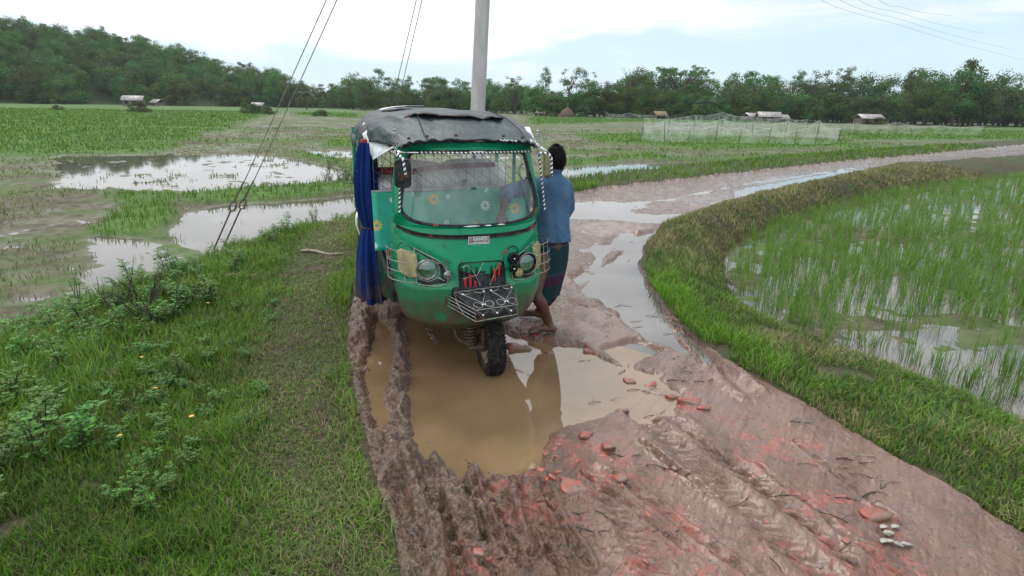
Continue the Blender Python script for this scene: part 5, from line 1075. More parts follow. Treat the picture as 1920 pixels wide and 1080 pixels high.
# broad-leaved weeds
def leaf_geo(base, d, up, ln, wd):
    d = d/np.linalg.norm(d); s = np.cross(d, up); s /= np.linalg.norm(s)+1e-9; u = np.cross(s, d)
    p = [base, base+d*ln*.35+s*wd*.5+u*wd*.12, base+d*ln*.75+s*wd*.38+u*wd*.08, base+d*ln, base+d*ln*.75-s*wd*.38+u*wd*.08, base+d*ln*.35-s*wd*.5+u*wd*.12, base+d*ln*.5-u*.02*ln]
    return p, [(0, 1, 6), (1, 2, 6), (2, 3, 6), (3, 4, 6), (4, 5, 6), (5, 0, 6)]
def weed_proto(seed, hgt, nst, lsize, cols):
    rg = np.random.default_rng(seed); V_, F_, C_ = [], [], []; sb = MB()
    for s in range(nst):
        a = rg.uniform(0, 6.28); ln = hgt*rg.uniform(.6, 1.1); tip = np.array([math.cos(a)*ln*.55*rg.uniform(.3, 1.2), math.sin(a)*ln*.55*rg.uniform(.3, 1.2), ln]); b0 = np.array([rg.normal(0, .02), rg.normal(0, .02), -.02])
        pts = [b0+(tip-b0)*t+np.array([0, 0, .15*ln*math.sin(math.pi*t)*.5]) for t in np.linspace(0, 1, 6)]; sb.tube([tuple(q) for q in pts], [.0045, .004, .0035, .003, .0025, .0015], 5)
        for t in np.linspace(.22, 1, rg.integers(6, 10)):
            c0 = b0+(tip-b0)*t+np.array([0, 0, .15*ln*math.sin(math.pi*t)*.5]); a2 = rg.uniform(0, 6.28); d = np.array([math.cos(a2), math.sin(a2), rg.uniform(-.15, .5)]); rl = lsize*2.4*(1.1-.5*t)
            sd_ = np.cross(d, [0, 0, 1]); sd_ /= np.linalg.norm(sd_)
            for kk in range(3):               # leaflets in pairs along a short stalk
                c1 = c0+d*rl*(kk+1)/3.2
                for sg in (-1, 1):
                    l_ = lsize*rg.uniform(.75, 1.2); p, f = leaf_geo(c1, sd_*sg+d*.5+np.array([0, 0, rg.uniform(-.2, .35)]), np.array([rg.normal(0, .2), rg.normal(0, .2), 1]), l_, l_*.62)
                    o = len(V_); V_ += p; F_ += [tuple(i+o for i in q) for q in f]; C_ += [np.array(cols[rg.integers(len(cols))])*rg.uniform(.75, 1.25)]*7
    return np_mesh('weed_leaves', np.array(V_), [np.array(F_)], np.array(C_)), sb.mesh('weed_stem')
WC = [(.060, .165, .022), (.085, .215, .026), (.050, .130, .026), (.115, .250, .034)]
WP_ = [weed_proto(400+i, h, n, l, WC) for i, (h, n, l) in enumerate([(.30, 6, .027), (.24, 7, .023), (.36, 5, .030), (.18, 8, .020), (.26, 6, .034)])]
for a_, b_ in WP_: a_.materials.append(M_weed); b_.materials.append(M_stem)
def put_weed(x, y, s, i, label, group):
    r_ = empty('weed_plant', (x, y, hz(x, y)), rnd.uniform(0, 6.28)); r_.scale = (s, s, s*rnd.uniform(.85, 1.15)); tag(r_, label, 'weed', group)
    for nm, me in (('leaves', WP_[i][0]), ('stem', WP_[i][1])):
        o = bpy.data.objects.new(nm, me); COL.objects.link(o); o.parent = r_
def weeds(region, n, s0, s1, label, group, z=.0, types=(0, 1, 2, 3, 4)):
    reg = WP(region, z); lo, hi = reg.min(0), reg.max(0); c = 0
    while c < n:
        x, y = rnd.uniform(lo[0], hi[0]), rnd.uniform(lo[1], hi[1])
        if inside(np.array([x]), np.array([y]), reg)[0]: put_weed(x, y, rnd.uniform(s0, s1), rnd.choice(types), label, group); c += 1
weeds([(420, 470), (480, 452), (640, 415), (672, 405), (672, 420), (600, 462), (540, 505), (430, 500)], 50, .42, .85, 'bright green leafy weed at the edge of the flooded plot beyond the stay wires', 'weeds along the flooded plot', -.2)
weeds([(200, 530), (320, 505), (430, 490), (470, 520), (420, 600), (330, 650), (200, 700)], 60, .5, .95, 'dark green leafy weed on the slope between the pond and the trodden grass', 'weeds on the left slope', -.05)
weeds([(-40, 540), (200, 520), (200, 900), (60, 1080), (-40, 1080)], 46, .6, 1.0, 'tall leafy weed at the far left edge of the verge', 'weeds at the far left edge', .05)
weeds([(200, 700), (300, 660), (360, 720), (330, 860), (300, 1080), (200, 1080)], 40, .2, .5, 'low leafy weed in the grass at the lower left', 'weeds at the lower left', .06)
weeds([(300, 640), (470, 540), (540, 560), (500, 760), (380, 900), (300, 900)], 26, .25, .5, 'tiny leafy weed poking out of the short verge grass', 'small weeds in the verge grass', .08, (1, 3))
weeds([(600, 330), (664, 322), (664, 345), (610, 345)], 8, 1.2, 1.8, 'wild leafy plant on the low dike left of the rickshaw curtain', 'plants on the low dike', -.4)
# bare dark stems
b = MB()
for k in range(16):
    x, y = G(rnd.uniform(235, 345), rnd.uniform(600, 640), 0)[:2]; z = hz(x, y); q = Vector((x, y, z-.02)); d = Vector((rnd.uniform(-.6, .6), rnd.uniform(-.4, .4), 1)).normalized(); pts = [q]
    for j in range(5): d = (d+Vector((rnd.uniform(-.35, .35), rnd.uniform(-.3, .3), rnd.uniform(-.1, .15)))).normalized(); q = q+d*.085; pts.append(q)
    b.tube(pts, [.006, .0055, .005, .004, .003, .002], 5)
    for j in (2, 3, 4): d2 = (d+Vector((rnd.uniform(-1, 1), rnd.uniform(-1, 1), .2))).normalized(); b.tube([pts[j], pts[j]+d2*.07, pts[j]+d2*.12+Vector((0, 0, .03))], [.003, .0025, .0015], 4)
tag(b.build('bare_shrub', pmat('dry_stem', (.045, .028, .02), .85)), 'dead shrub of bare dark stems among the weeds at left', 'shrub')

# ------------------------------------------------------------------ trees
def tree_proto(seed, kind):
    """height about 1, returns crown mesh, trunk mesh; leaf clumps spread through the crown"""
    rg = np.random.default_rng(seed); tb = MB(); cl = []
    def branch(a, b_, r0, r1): 
        m_ = (np.array(a)+np.array(b_))/2+rg.normal(0, .015, 3); tb.tube([tuple(q) for q in smooth_path([a, tuple(m_), b_], 3)], [r0, r0*.9, r0*.8, (r0+r1)/2, r1*1.1, r1*1.05, r1], 6)
    if kind == 'round':
        branch((0, 0, -.02), (.0, .0, .45), .028, .018)
        for i in range(46):
            v = rg.normal(0, 1, 3); v /= np.linalg.norm(v); c = np.array([0, 0, .54])+v*np.array([.36, .36, .42])*rg.uniform(.35, 1.0)**.6; cl.append((c, rg.uniform(.09, .15)))
            if i % 6 == 0: branch((0, 0, .36), tuple(c), .010, .004)
    elif kind == 'low':
        branch((0, 0, -.02), (.0, .0, .4), .03, .02)
        for i in range(56):
            v = rg.normal(0, 1, 3); v /= np.linalg.norm(v); v[2] = abs(v[2])*1.1-.38; c = np.array([0, 0, .30])+v*np.array([.46, .46, .62])*rg.uniform(.4, 1.0)**.6; c[2] = max(c[2], .05); cl.append((c, rg.uniform(.09, .15)))
    elif kind == 'tall':
        branch((0, 0, -.02), (.01, .0, .9), .020, .006)
        for i in range(44):
            t = rg.uniform(.20, 1.0); w_ = .20*math.sin(math.pi*min(1, (1.06-t)/.85))**.7; a = rg.uniform(0, 6.28); r = w_*math.sqrt(rg.random()); c = np.array([r*math.cos(a), r*math.sin(a), t]); cl.append((c, rg.uniform(.06, .10)))
            if i % 5 == 0: branch((0, 0, t-.08), tuple(c), .006, .003)
    elif kind == 'airy':
        branch((0, 0, -.02), (.02, .0, .55), .020, .012)
        for i in range(16):
            a = rg.uniform(0, 6.28); r = rg.uniform(.08, .30); z = rg.uniform(.55, 1.0); c = np.array([r*math.cos(a), r*math.sin(a), z-.3*r]); branch((.01, 0, rg.uniform(.35, .55)), tuple(c), .009, .003); cl += [(c+rg.normal(0, .05, 3), rg.uniform(.045, .08)) for _ in range(2)]
    elif kind == 'umbrella':
        branch((0, 0, -.02), (.02, .01, .42), .030, .024)
        for i in range(26):
            a = 2*math.pi*i/26+rg.uniform(-.2, .2); r = .78*math.sqrt(rg.uniform(.05, 1)); z = .95-.38*(r/.78)**2+rg.normal(0, .03); c = np.array([r*math.cos(a), r*math.sin(a), z]); m_ = (.35*c[0], .35*c[1], .62); branch((.02, .01, .40), m_, .016, .010); branch(m_, tuple(c), .010, .004)
            for _ in range(5): cl.append((c+rg.normal(0, 1, 3)*np.array([.10, .10, .022]), rg.uniform(.05, .08)))
    elif kind == 'bare':
        branch((0, 0, -.02), (0, .0, .5), .02, .014)
        for i in range(40):
            a = rg.uniform(0, 6.28); r = rg.uniform(.05, .28); c = np.array([r*math.cos(a), r*math.sin(a), rg.uniform(.6, 1.0)]); branch((0, 0, rg.uniform(.4, .55)), tuple(c), .006, .002)
            if i % 2: cl.append((c, .035))
    elif kind == 'palm':
        tb.tube([(0, 0, -.02), (.03, 0, .3), (.05, 0, .62)], [.022, .018, .016], 7)
    V_, F_, C_ = [], [], []
    if kind == 'palm':
        for i in range(18):
            a = 2*math.pi*i/18+rg.uniform(-.15, .15); el = rg.uniform(-.1, 1.0); L_ = rg.uniform(.34, .44); col = np.array((.035, .075, .022))*rg.uniform(.7, 1.3)
            for t in np.linspace(.1, 1, 12):
                q = np.array([.05+math.cos(a)*L_*t*math.cos(el*.7), math.sin(a)*L_*t*math.cos(el*.7), .62+L_*(t*math.sin(el)-.55*t*t)])
                for sg in (-1, 1):
                    d = np.array([-math.sin(a)*sg+math.cos(a)*.6, math.cos(a)*sg+math.sin(a)*.6, -.5]); l_ = .11*(1.1-.6*t); w_ = np.array([math.cos(a), math.sin(a), 0])*.016; o = len(V_); V_ += [q-w_, q+w_, q+d*l_]; F_.append((o, o+1, o+2, o+2)); C_ += [col]*3
        F_ = [np.array([f[:3] for f in F_])]
    else:
        dens = {'round': 84, 'low': 84, 'tall': 60, 'airy': 40, 'umbrella': 26, 'bare': 6}[kind]; base_s = {'round': .034, 'low': .038, 'tall': .028, 'airy': .028, 'umbrella': .030, 'bare': .016}[kind]
        for c, r in cl:
            tint = np.array((.060, .128, .022))*rg.uniform(.65, 1.35)*np.array([rg.uniform(.8, 1.35), 1, rg.uniform(.7, 1.2)])
            n = dens; v = rg.normal(0, 1, (n, 3)); v /= np.linalg.norm(v, axis=1)[:, None]; v *= (rg.random((n, 1))**.45)*r*np.array([1.15, 1.15, .8 if kind != 'umbrella' else .45])
            for q in v:
                nn_ = q/(np.linalg.norm(q)+1e-6)+rg.normal(0, .6, 3)+np.array([0, 0, .35]); nn_ /= np.linalg.norm(nn_); t1 = np.cross(nn_, rg.normal(0, 1, 3)); t1 /= np.linalg.norm(t1); t2 = np.cross(nn_, t1); s = base_s*rg.uniform(.6, 1.3); p = c+q; o = len(V_)
                V_ += [p-t1*s*.5, p+t2*s*.32, p+t1*s*.5, p-t2*s*.32]; F_.append((o, o+1, o+2, o+3)); C_ += [tint*rg.uniform(.7, 1.3)]*4
        F_ = [np.array(F_)]
    return np_mesh('crown', np.array(V_), F_, np.array(C_), smooth=False), tb.mesh('trunk')
TREES = {}
for kind, n in (('round', 4), ('low', 3), ('tall', 3), ('airy', 2), ('umbrella', 1), ('bare', 1), ('palm', 1)):
    TREES[kind] = [tree_proto(500+hash_i*7+len(kind), kind) for hash_i in range(n)]
    for a_, b_ in TREES[kind]: a_.materials.append(M_crown); b_.materials.append(M_bark)
def hill_h(x, y):
    """wooded hill at left, beyond the fields"""
    px = 960+F*np.asarray(x)/np.maximum(np.asarray(y), 1)*1.0; r = np.hypot(x, y)
    top = np.interp(px, [-400, 0, 240, 345, 450, 560, 660, 720], [17, 18, 16, 12.5, 7.8, 2.8, .6, 0]); return -.45+top*sst(196, 262, r)+.6*fbm(np.asarray(x)*.04, np.asarray(y)*.04, 171, 3)*sst(198, 215, r)
def plant(kind, x, y, z, h, label, group=None, name=None, wide=1.0, i=None):
    pr = TREES[kind][rnd.randrange(len(TREES[kind])) if i is None else i]; r_ = empty(name or {'round': 'broadleaf_tree', 'low': 'bushy_tree', 'tall': 'slender_tree', 'airy': 'airy_tree', 'umbrella': 'rain_tree', 'bare': 'sparse_tree', 'palm': 'palm_tree'}[kind], (x, y, z), rnd.uniform(0, 6.28)); r_.scale = (h*wide, h*wide, h); tag(r_, label, 'bush' if 'bush' in (name or '') or name == 'shrub' else 'tree', group)
    for nm, me in (('crown', pr[0]), ('trunk', pr[1])):
        o = bpy.data.objects.new(nm, me); COL.objects.link(o); o.parent = r_
    return r_
# the hill
M_under, p = new_mat('undergrowth'); v = coord(); setp(p, col=mixc(ramp(noise(v, .6, 6, .7), .35, .65), (.030, .055, .015), (.012, .026, .010)), rough=.9, spec=.1); L(bump(noise(v, .9, 5), 1.0, .5), p.inputs['Normal'])
hr = np.geomspace(192, 420, 40); ha = np.radians(np.linspace(-62, -10, 90)); HR, HA = np.meshgrid(hr, ha, indexing='ij'); HX, HY = HR*np.sin(HA), HR*np.cos(HA); HH = hill_h(HX.ravel(), HY.ravel())-sst(300, 420, HR.ravel())*10-.06
i_, j_ = np.meshgrid(np.arange(39), np.arange(89), indexing='ij'); q0 = (i_*90+j_).ravel()
tag(link('hill', np_mesh('hill', np.stack([HX.ravel(), HY.ravel(), HH], 1), [np.stack([q0, q0+1, q0+91, q0+90], 1)[:, ::-1]], np.zeros((3600, 3))), M_under), 'low hill under the dense wood at left', 'hill', kind='structure')
c = 0
while c < 285:
    px = rnd.uniform(-90, 690); an_ = math.atan((px-960)/F/.955); r = 197+72*(c/285)**.8+rnd.uniform(-3, 3); x, y = r*math.sin(an_), r*math.cos(an_); D = r
    z = float(hill_h(np.array(x), np.array(y)))
    if px > 600 and D > 240: px = 0; continue
    plant(rnd.choice(['round', 'round', 'low', 'tall', 'round', 'low']), x, y, z-.3, rnd.uniform(7, 10.5)*(1.0 if px < 600 else .8), 'dark green tree of the dense wood on the left hillside', 'trees of the hillside wood', 'forest_tree'); c += 1
# edge of the wood behind the fields, centre and right
def row(px0, px1, n, D0, D1, hfun, kinds, label, group, z=-.45):
    for k in range(n):
        px = px0+(px1-px0)*(k+rnd.uniform(.1, .9))/n; D = rnd.uniform(D0, D1); q = at(px, 230, D); plant(rnd.choice(kinds), q[0], q[1], z, hfun(px)*rnd.uniform(.85, 1.15), label, group)
row(660, 1005, 30, 172, 190, lambda p: 8.0, ['round', 'low', 'low'], 'middling green tree in the row behind the rickshaw roof', 'trees behind the rickshaw roof')
row(640, 1010, 18, 195, 215, lambda p: 10.5, ['round', 'tall', 'round'], 'taller tree in the second row behind the rickshaw roof', 'second row of trees behind the rickshaw roof')
row(1000, 1180, 17, 140, 150, lambda p: 7.6, ['low', 'low', 'round'], 'light green bushy tree beside the haystack', 'bushy trees by the haystack')
row(1160, 1700, 46, 138, 152, lambda p: 8.2, ['round', 'low', 'low', 'low'], 'dark tree at the edge of the wood on the right', 'trees at the right edge of the wood')
row(1150, 1700, 34, 154, 172, lambda p: 11.2+(p-1150)*.0015, ['round', 'tall', 'round', 'airy', 'round', 'palm', 'tall'], 'tall tree in the back of the wood on the right', 'tall trees in the right wood')
row(1690, 2060, 34, 132, 160, lambda p: 12.0, ['round', 'low', 'tall'], 'dark tree at the far right end of the wood', 'trees at the far right end')
row(1000, 2060, 60, 150, 162, lambda p: 4.6, ['low'], 'dark low undergrowth bush between the trunks of the right wood', 'undergrowth of the right wood')
row(640, 1010, 34, 190, 200, lambda p: 5.0, ['low'], 'dark low undergrowth bush between the trunks behind the rickshaw roof', 'undergrowth behind the rickshaw roof')
row(-60, 660, 56, 190, 196, lambda p: 4.2, ['low'], 'low bush along the foot of the wooded hill', 'bushes at the foot of the hill')
def single(kind, px, base, top, D, label, wide=1.0, name=None, z=-.45):
    q = at(px, base, D); hq = at(px, top, D)
    if name == 'bush': hgt_ = (hq[2]-z)*1.25; plant(kind, q[0], q[1], z-.2*hgt_, hgt_, label, None, name, wide*.8); return
    plant(kind, q[0], q[1], z, hq[2]-z, label, None, name, wide, 0)
single('umbrella', 1270, 222, 117, 150, 'spreading flat-topped rain tree standing above the right wood', .86)
single('umbrella', 815, 205, 140, 185, 'dark wide-crowned tree left of the concrete pole', .62)
single('bare', 1183, 222, 124, 150, 'sparse grey half-bare tree left of the rain tree', 1.15)
single('tall', 1020, 216, 128, 160, 'small dark pointed tree right of the pole above the bushy trees', .8)
single('airy', 1066, 216, 124, 160, 'pale green round-topped tree above the haystack', .95)
single('airy', 1103, 216, 129, 160, 'slim tree next to the pale one above the haystack', .7)
single('umbrella', 1420, 224, 134, 150, 'broad dark tree above the tin roofed huts', .55)
single('airy', 1510, 224, 130, 148, 'airy pale tree standing above the right wood', 1.1)
single('airy', 1563, 224, 122, 146, 'dark bushy-headed tree tallest near the right end', .8)
single('airy', 965, 214, 142, 165, 'broad green tree just right of the pole', 1.1)
single('palm', 575, 200, 158, 150, 'coconut palm at the foot of the left wood')
single('palm', 1318, 224, 168, 130, 'pale green palm in front of the dark right wood')
single('palm', 1340, 226, 198, 128, 'low palm beside the pale green palm')
for px, base, top, D, wide, lab in [(262, 214, 180, 92, 1.5, 'round green bush at the left edge of the meadow'), (470, 210, 181, 100, 1.4, 'light green bush in the middle of the left meadow'), (502, 212, 194, 100, 1.5, 'low bush right of the light green meadow bush'), (400, 226, 212, 76, 1.6, 'small low bush alone on the left meadow'), (600, 214, 198, 95, 1.7, 'dark low bush left of the rickshaw roof'), (1036, 219, 206, 138, 1.6, 'green bush left of the haystack'), (1088, 219, 205, 138, 1.4, 'green bush right of the haystack'), (1180, 222, 208, 138, 2.2, 'low scrub along the foot of the wood right of the haystack'), (1270, 223, 208, 136, 2.4, 'low scrub by the small straw hut'), (1370, 224, 206, 134, 2.2, 'low scrub left of the tin roofed huts'), (1640, 228, 212, 128, 2.4, 'low scrub at the right end of the wood'), (110, 214, 192, 95, 1.8, 'wide bush far left on the meadow')]:
    single('low', px, base, top, D, lab, wide, 'bush')

# ------------------------------------------------------------------ huts, haystack, cow, nets
M_tin = pmat('tin_roof', (.40, .38, .38), .5, .4, c2=(.24, .21, .20), ns=3, c3=(.14, .07, .045), ns3=1.5, lo3=.55, hi3=.65); M_wall = pmat('mud_wall', (.17, .13, .10), .9, c2=(.10, .08, .065)); M_thatch = pmat('thatch', (.26, .20, .12), .95, c2=(.15, .11, .065), bmp=.5)
def hut(px, py, D, w, d, hw_, hr_, rz, label, roof=M_tin):
    q = at(px, py, D); z = -.5 if D < 190 else -.3; r_ = tag(empty('hut', (q[0], q[1], z), rz), label, 'hut')
    b = MB(); b.box((0, 0, hw_/2), (w*.9, d*.9, hw_)); wl = b.build('wall', M_wall, r_)
    b = MB(); b.box((w*.1, -d*.45-.02, hw_*.42), (.9, .06, hw_*.8)); b.build('door', M_bpaint, wl); b = MB(); b.box((-w*.25, -d*.45-.02, hw_*.6), (.8, .06, .7)); b.build('window', M_bpaint, wl)
    b = MB(); b.add([(-w/2, -d/2, hw_-.1), (w/2, -d/2, hw_-.1), (w/2, 0, hw_+hr_), (-w/2, 0, hw_+hr_), (-w/2, d/2, hw_-.1), (w/2, d/2, hw_-.1)], [(0, 1, 2, 3), (3, 2, 5, 4)])
    for k in range(int(w/.5)): x = -w/2+(k+.5)*.5; b.tube([(x, -d/2-.01, hw_-.07), (x, 0, hw_+hr_+.03), (x, d/2+.01, hw_-.07)], .04, 4)
    o = b.build('roof', roof, r_); md = o.modifiers.new('thick', 'SOLIDIFY'); md.thickness = .08
hut(252, 196, 150, 4.8, 3.6, 1.6, 1.0, .3, 'tin roofed hut at the far left behind the round bush'); hut(296, 198, 165, 3.4, 3, 1.0, .8, -.5, 'small low tin roofed shed right of the far left hut')
hut(484, 200, 120, 2.4, 2.2, 1.3, .5, .1, 'pale roofed hut behind the light green meadow bush'); hut(1236, 222, 132, 3.0, 2.5, 1.0, .8, .3, 'small straw roofed hut under the rain tree', M_thatch)
hut(1440, 224, 130, 4.8, 3.6, 1.3, .9, -.15, 'largest tin roofed hut in front of the right wood'); hut(1408, 224, 133, 3.6, 3, 1.2, .7, .4, 'dark low hut just left of the largest tin roofed one'); hut(1466, 225, 131, 2.6, 2.6, 1.0, .7, .2, 'small hut with grey roof just right of the largest tin roofed one'); hut(1628, 226, 130, 5, 4, 1.4, .8, 0, 'dim low hut under the trees at the right end')
q = at(1063, 219, 136); hs_ = MB(); hs_.lathe([(1.75, 0), (1.7, .5), (1.45, 1.0), (1.0, 1.5), (.5, 1.95), (.12, 2.3), (.01, 2.4)], 24); M_hay = pmat('hay', (.115, .068, .048), .95, c2=(.075, .05, .036), bmp=.8, bs=8)
HYo = tag(empty('haystack', (q[0], q[1], -.5)), 'brown conical haystack on a pole between two bushes', 'haystack'); hs_.build('straw', M_hay, HYo); b = MB(); b.tube([(0, 0, 0), (.05, 0, 3.1)], .05, 6); b.build('pole', M_thatch, HYo)
q = at(1016, 219, 128); b = MB(); O_ = Vector((q[0], q[1], -.46))
limb(b, [O_+Vector((-.55, 0, .78)), O_+Vector((0, 0, .80)), O_+Vector((.6, 0, .84))], [.30, .34, .27]); limb(b, [O_+Vector((-.65, 0, .85)), O_+Vector((-.95, -.05, 1.0)), O_+Vector((-1.15, -.08, 1.05))], [.2, .14, .13]); limb(b, [O_+Vector((-1.12, -.08, 1.08)), O_+Vector((-1.38, -.1, .92))], [.13, .075])
for dx in (-.5, .55):
    for dy in (-.14, .14): limb(b, [O_+Vector((dx, dy, .65)), O_+Vector((dx+.03, dy, .35)), O_+Vector((dx, dy, .04))], [.13, .07, .055])
for s in (-1, 1): limb(b, [O_+Vector((-1.1, s*.1-.08, 1.14)), O_+Vector((-1.08, s*.22-.08, 1.32))], [.03, .012]); limb(b, [O_+Vector((-1.08, s*.1-.08, 1.08)), O_+Vector((-1.02, s*.26-.08, 1.04))], [.05, .03])
limb(b, [O_+Vector((.82, 0, .95)), O_+Vector((.92, 0, .6)), O_+Vector((.9, 0, .35))], [.03, .025, .04])
M_cow, p = new_mat('cow_hide'); v = coord(); sx_ = N('ShaderNodeSeparateXYZ'); L(v, sx_.inputs[0]); setp(p, col=mixc(ramp(sx_.outputs[0], O_.x-.95, O_.x-.7), (.48, .42, .36), (.11, .075, .06)), rough=.8)
tag(remeshed(b, 'cow', .04, M_cow), 'brown animal with pale head standing on the green field before the wood', 'cow')
# bird nets over the seed beds
M_net, p = new_mat('white_net'); nt.nodes.remove(p); o_ = nt.nodes['Material Output']; tr = N('ShaderNodeBsdfTransparent'); df = N('ShaderNodeBsdfDiffuse'); df.inputs[0].default_value = (.72, .76, .72, 1); tl = N('ShaderNodeBsdfTranslucent'); tl.inputs[0].default_value = (.72, .76, .72, 1); a_ = N('ShaderNodeAddShader'); mx = N('ShaderNodeMixShader'); mh_ = N('ShaderNodeMixShader'); mh_.inputs[0].default_value = .4
L(df.outputs[0], mh_.inputs[1]); L(tl.outputs[0], mh_.inputs[2]); L(ramp(noise(coord(scale=(1, 1, 1.5)), 1.1, 5, .6), .35, .7, .05, .30), mx.inputs[0]); L(tr.outputs[0], mx.inputs[1]); L(mh_.outputs[0], mx.inputs[2]); L(mx.outputs[0], o_.inputs[0])
M_rope = pmat('net_rope', (.66, .68, .64), .8); M_stake = pmat('bamboo_stake', (.10, .085, .055), .8, c2=(.06, .05, .035))
def net(pts, hts, label, seed):
    """pts: ground points of the stakes (px), hts: stake heights in metres"""
    rg = random.Random(seed); P = [Vector(G(a, b_, -.42)) for a, b_ in pts]; r_ = tag(empty('net_fence', P[0]), label, 'net'); o = P[0]
    b = MB(); 
    for k, (p_, h) in enumerate(zip(P, hts)):
        d = Vector((rg.uniform(-.12, .12), rg.uniform(-.1, .1), 1)); b2 = MB(); b2.tube([p_-o+Vector((0, 0, -.1)), p_-o+d*h*1.06], .022, 5); b2.build('stake', M_stake, r_)
    rows = []
    n = 14
    for i in range(len(P)-1):
        for t in np.linspace(0, 1, n, endpoint=i == len(P)-2):
            p_ = P[i].lerp(P[i+1], t); h = hts[i]+(hts[i+1]-hts[i])*t-.28*math.sin(math.pi*t)*(.6+.6*rg.random()*.3); rows.append([p_-o+Vector((.05*math.sin(t*17+s*3), .06*math.sin(t*11+s*5), h*s+.02*math.sin(9*t+s))) for s in np.linspace(.06, 1, 7)])
    b.grid(rows); b.build('netting', M_net, r_, auto=False); b = MB(); b.tube([r[-1] for r in rows], .016, 5); b.build('rope', M_rope, r_)
net([(1206, 262), (1250, 262), (1300, 260), (1350, 259), (1410, 258), (1470, 258), (1530, 260), (1572, 262)], [1.25, 1.5, 1.3, 1.55, 1.25, 1.4, 1.2, 1.0], 'back side of the white bird net round the bright green seed bed', 1)
net([(1200, 266), (1246, 268), (1290, 268), (1340, 269), (1385, 270), (1440, 271), (1490, 272), (1528, 274), (1570, 272)], [1.2, 1.35, 1.1, 1.3, 1.1, 1.15, 1.0, 1.75, 1.2], 'front side of the white bird net round the bright green seed bed', 2)
net([(1205, 247), (1300, 243), (1352, 241), (1400, 241), (1470, 242), (1512, 243)], [1.3, 1.6, 2.0, 1.5, 1.4, 1.3], 'thin white net on the plot behind the seed bed', 3)
net([(1528, 250), (1600, 250), (1680, 252), (1760, 254), (1840, 256)], [1.2, 1.1, 1.3, 1.1, 1.2], 'long white net fence running off to the right edge', 4)
net([(1134, 224), (1152, 224), (1178, 224), (1220, 225)], [1.5, 1.0, 1.3, .9], 'small white net far off near the haystack', 5)

# ------------------------------------------------------------------ bits lying on the track and verge
M_brick = pmat('wet_brick', (.27, .066, .040), .45, c2=(.20, .058, .040), ns=12, c3=(.17, .10, .075), ns3=11, lo3=.42, hi3=.54, bmp=.6, bs=40)
def lump(px, py, sx, sy, sz, rz, label, group):
    q = G(px, py, .03); z = hz(q[0], q[1]); b = MB(); rows = []; sd_ = rnd.random()*90
    for i in range(11):
        ph = -math.pi/2+math.pi*i/10; row = []
        for j in range(18):
            a = 2*math.pi*j/18; f = lambda t: math.copysign(abs(t)**.42, t); cp = max(math.cos(ph), 1e-3)**.45; x, y, zz_ = f(math.cos(a))*cp*sx, f(math.sin(a))*cp*sy, f(math.sin(ph))*sz; k = 1+.75*float(fbm(np.array(x*17+sd_), np.array(y*17+zz_*20), 181, 3)); row.append((x*k, y*k, zz_*k))
        rows.append(row)
    b.grid(rows, close_u=True); o = tag(b.build('brick_fragment', M_brick, auto=False), label, 'brick', group); o.location = (q[0], q[1], max(z, 0)-sz*.35); o.rotation_euler = (rnd.uniform(-.2, .2), rnd.uniform(-.2, .2), rz)
for args in [(1290, 752, .075, .04, .03, -.3, 'largest broken brick by the right rim of the big puddle'), (1262, 738, .04, .025, .02, .4, 'small broken brick left of the largest one by the puddle rim'), (1325, 766, .05, .03, .02, -.2, 'flat broken brick right of the largest one by the puddle rim'), (1182, 708, .035, .03, .022, .1, 'brick piece lying in the shallow right part of the puddle'), (1222, 716, .045, .028, .02, .2, 'brick piece beside black twigs in the shallow right part of the puddle'), (1100, 818, .03, .025, .02, 0, 'small orange brick piece on the near shore of the puddle'), (1140, 838, .03, .05, .025, .3, 'upright orange brick piece on the near shore'), (1158, 898, .025, .045, .022, .5, 'long orange brick piece nearest the middle of the track'), (1638, 966, .075, .05, .035, .1, 'big smooth red brick lump at the lower right'), (1106, 654, .06, .025, .018, -.1, 'thin red brick piece behind the pale puddle water'), (1030, 655, .035, .03, .02, .2, 'red brick piece by the bare foot'), (975, 645, .10, .06, .035, .3, 'red muddy brick heap right of the front wheel'), (1168, 768, .03, .022, .016, 0, 'brick chip at the tip of the puddle'), (1075, 912, .06, .05, .014, .2, 'flat square orange brick on the near shore'), (895, 1052, .022, .02, .016, 0, 'tiny red brick chip in the lower tyre ruts')]:
    lump(*args, None)
for k in range(11): lump(rnd.uniform(1005, 1075), rnd.uniform(828, 905), rnd.uniform(.010, .026), rnd.uniform(.008, .020), rnd.uniform(.008, .014), rnd.uniform(0, 3), 'crumbled red brick bit in the heap at the near right corner of the puddle', 'crumbled brick at the puddle corner')
for k in range(4): lump(rnd.choice([rnd.uniform(1090, 1680), rnd.uniform(1150, 1500)]), rnd.uniform(800, 1070), rnd.uniform(.008, .022), rnd.uniform(.008, .018), rnd.uniform(.006, .012), rnd.uniform(0, 3), 'small reddish brick crumb scattered over the near track', 'brick crumbs on the track')
M_twig = pmat('wet_twig', (.030, .020, .016), .7, c2=(.06, .04, .03)); M_straw = pmat('straw', (.36, .28, .17), .8, c2=(.24, .18, .11))
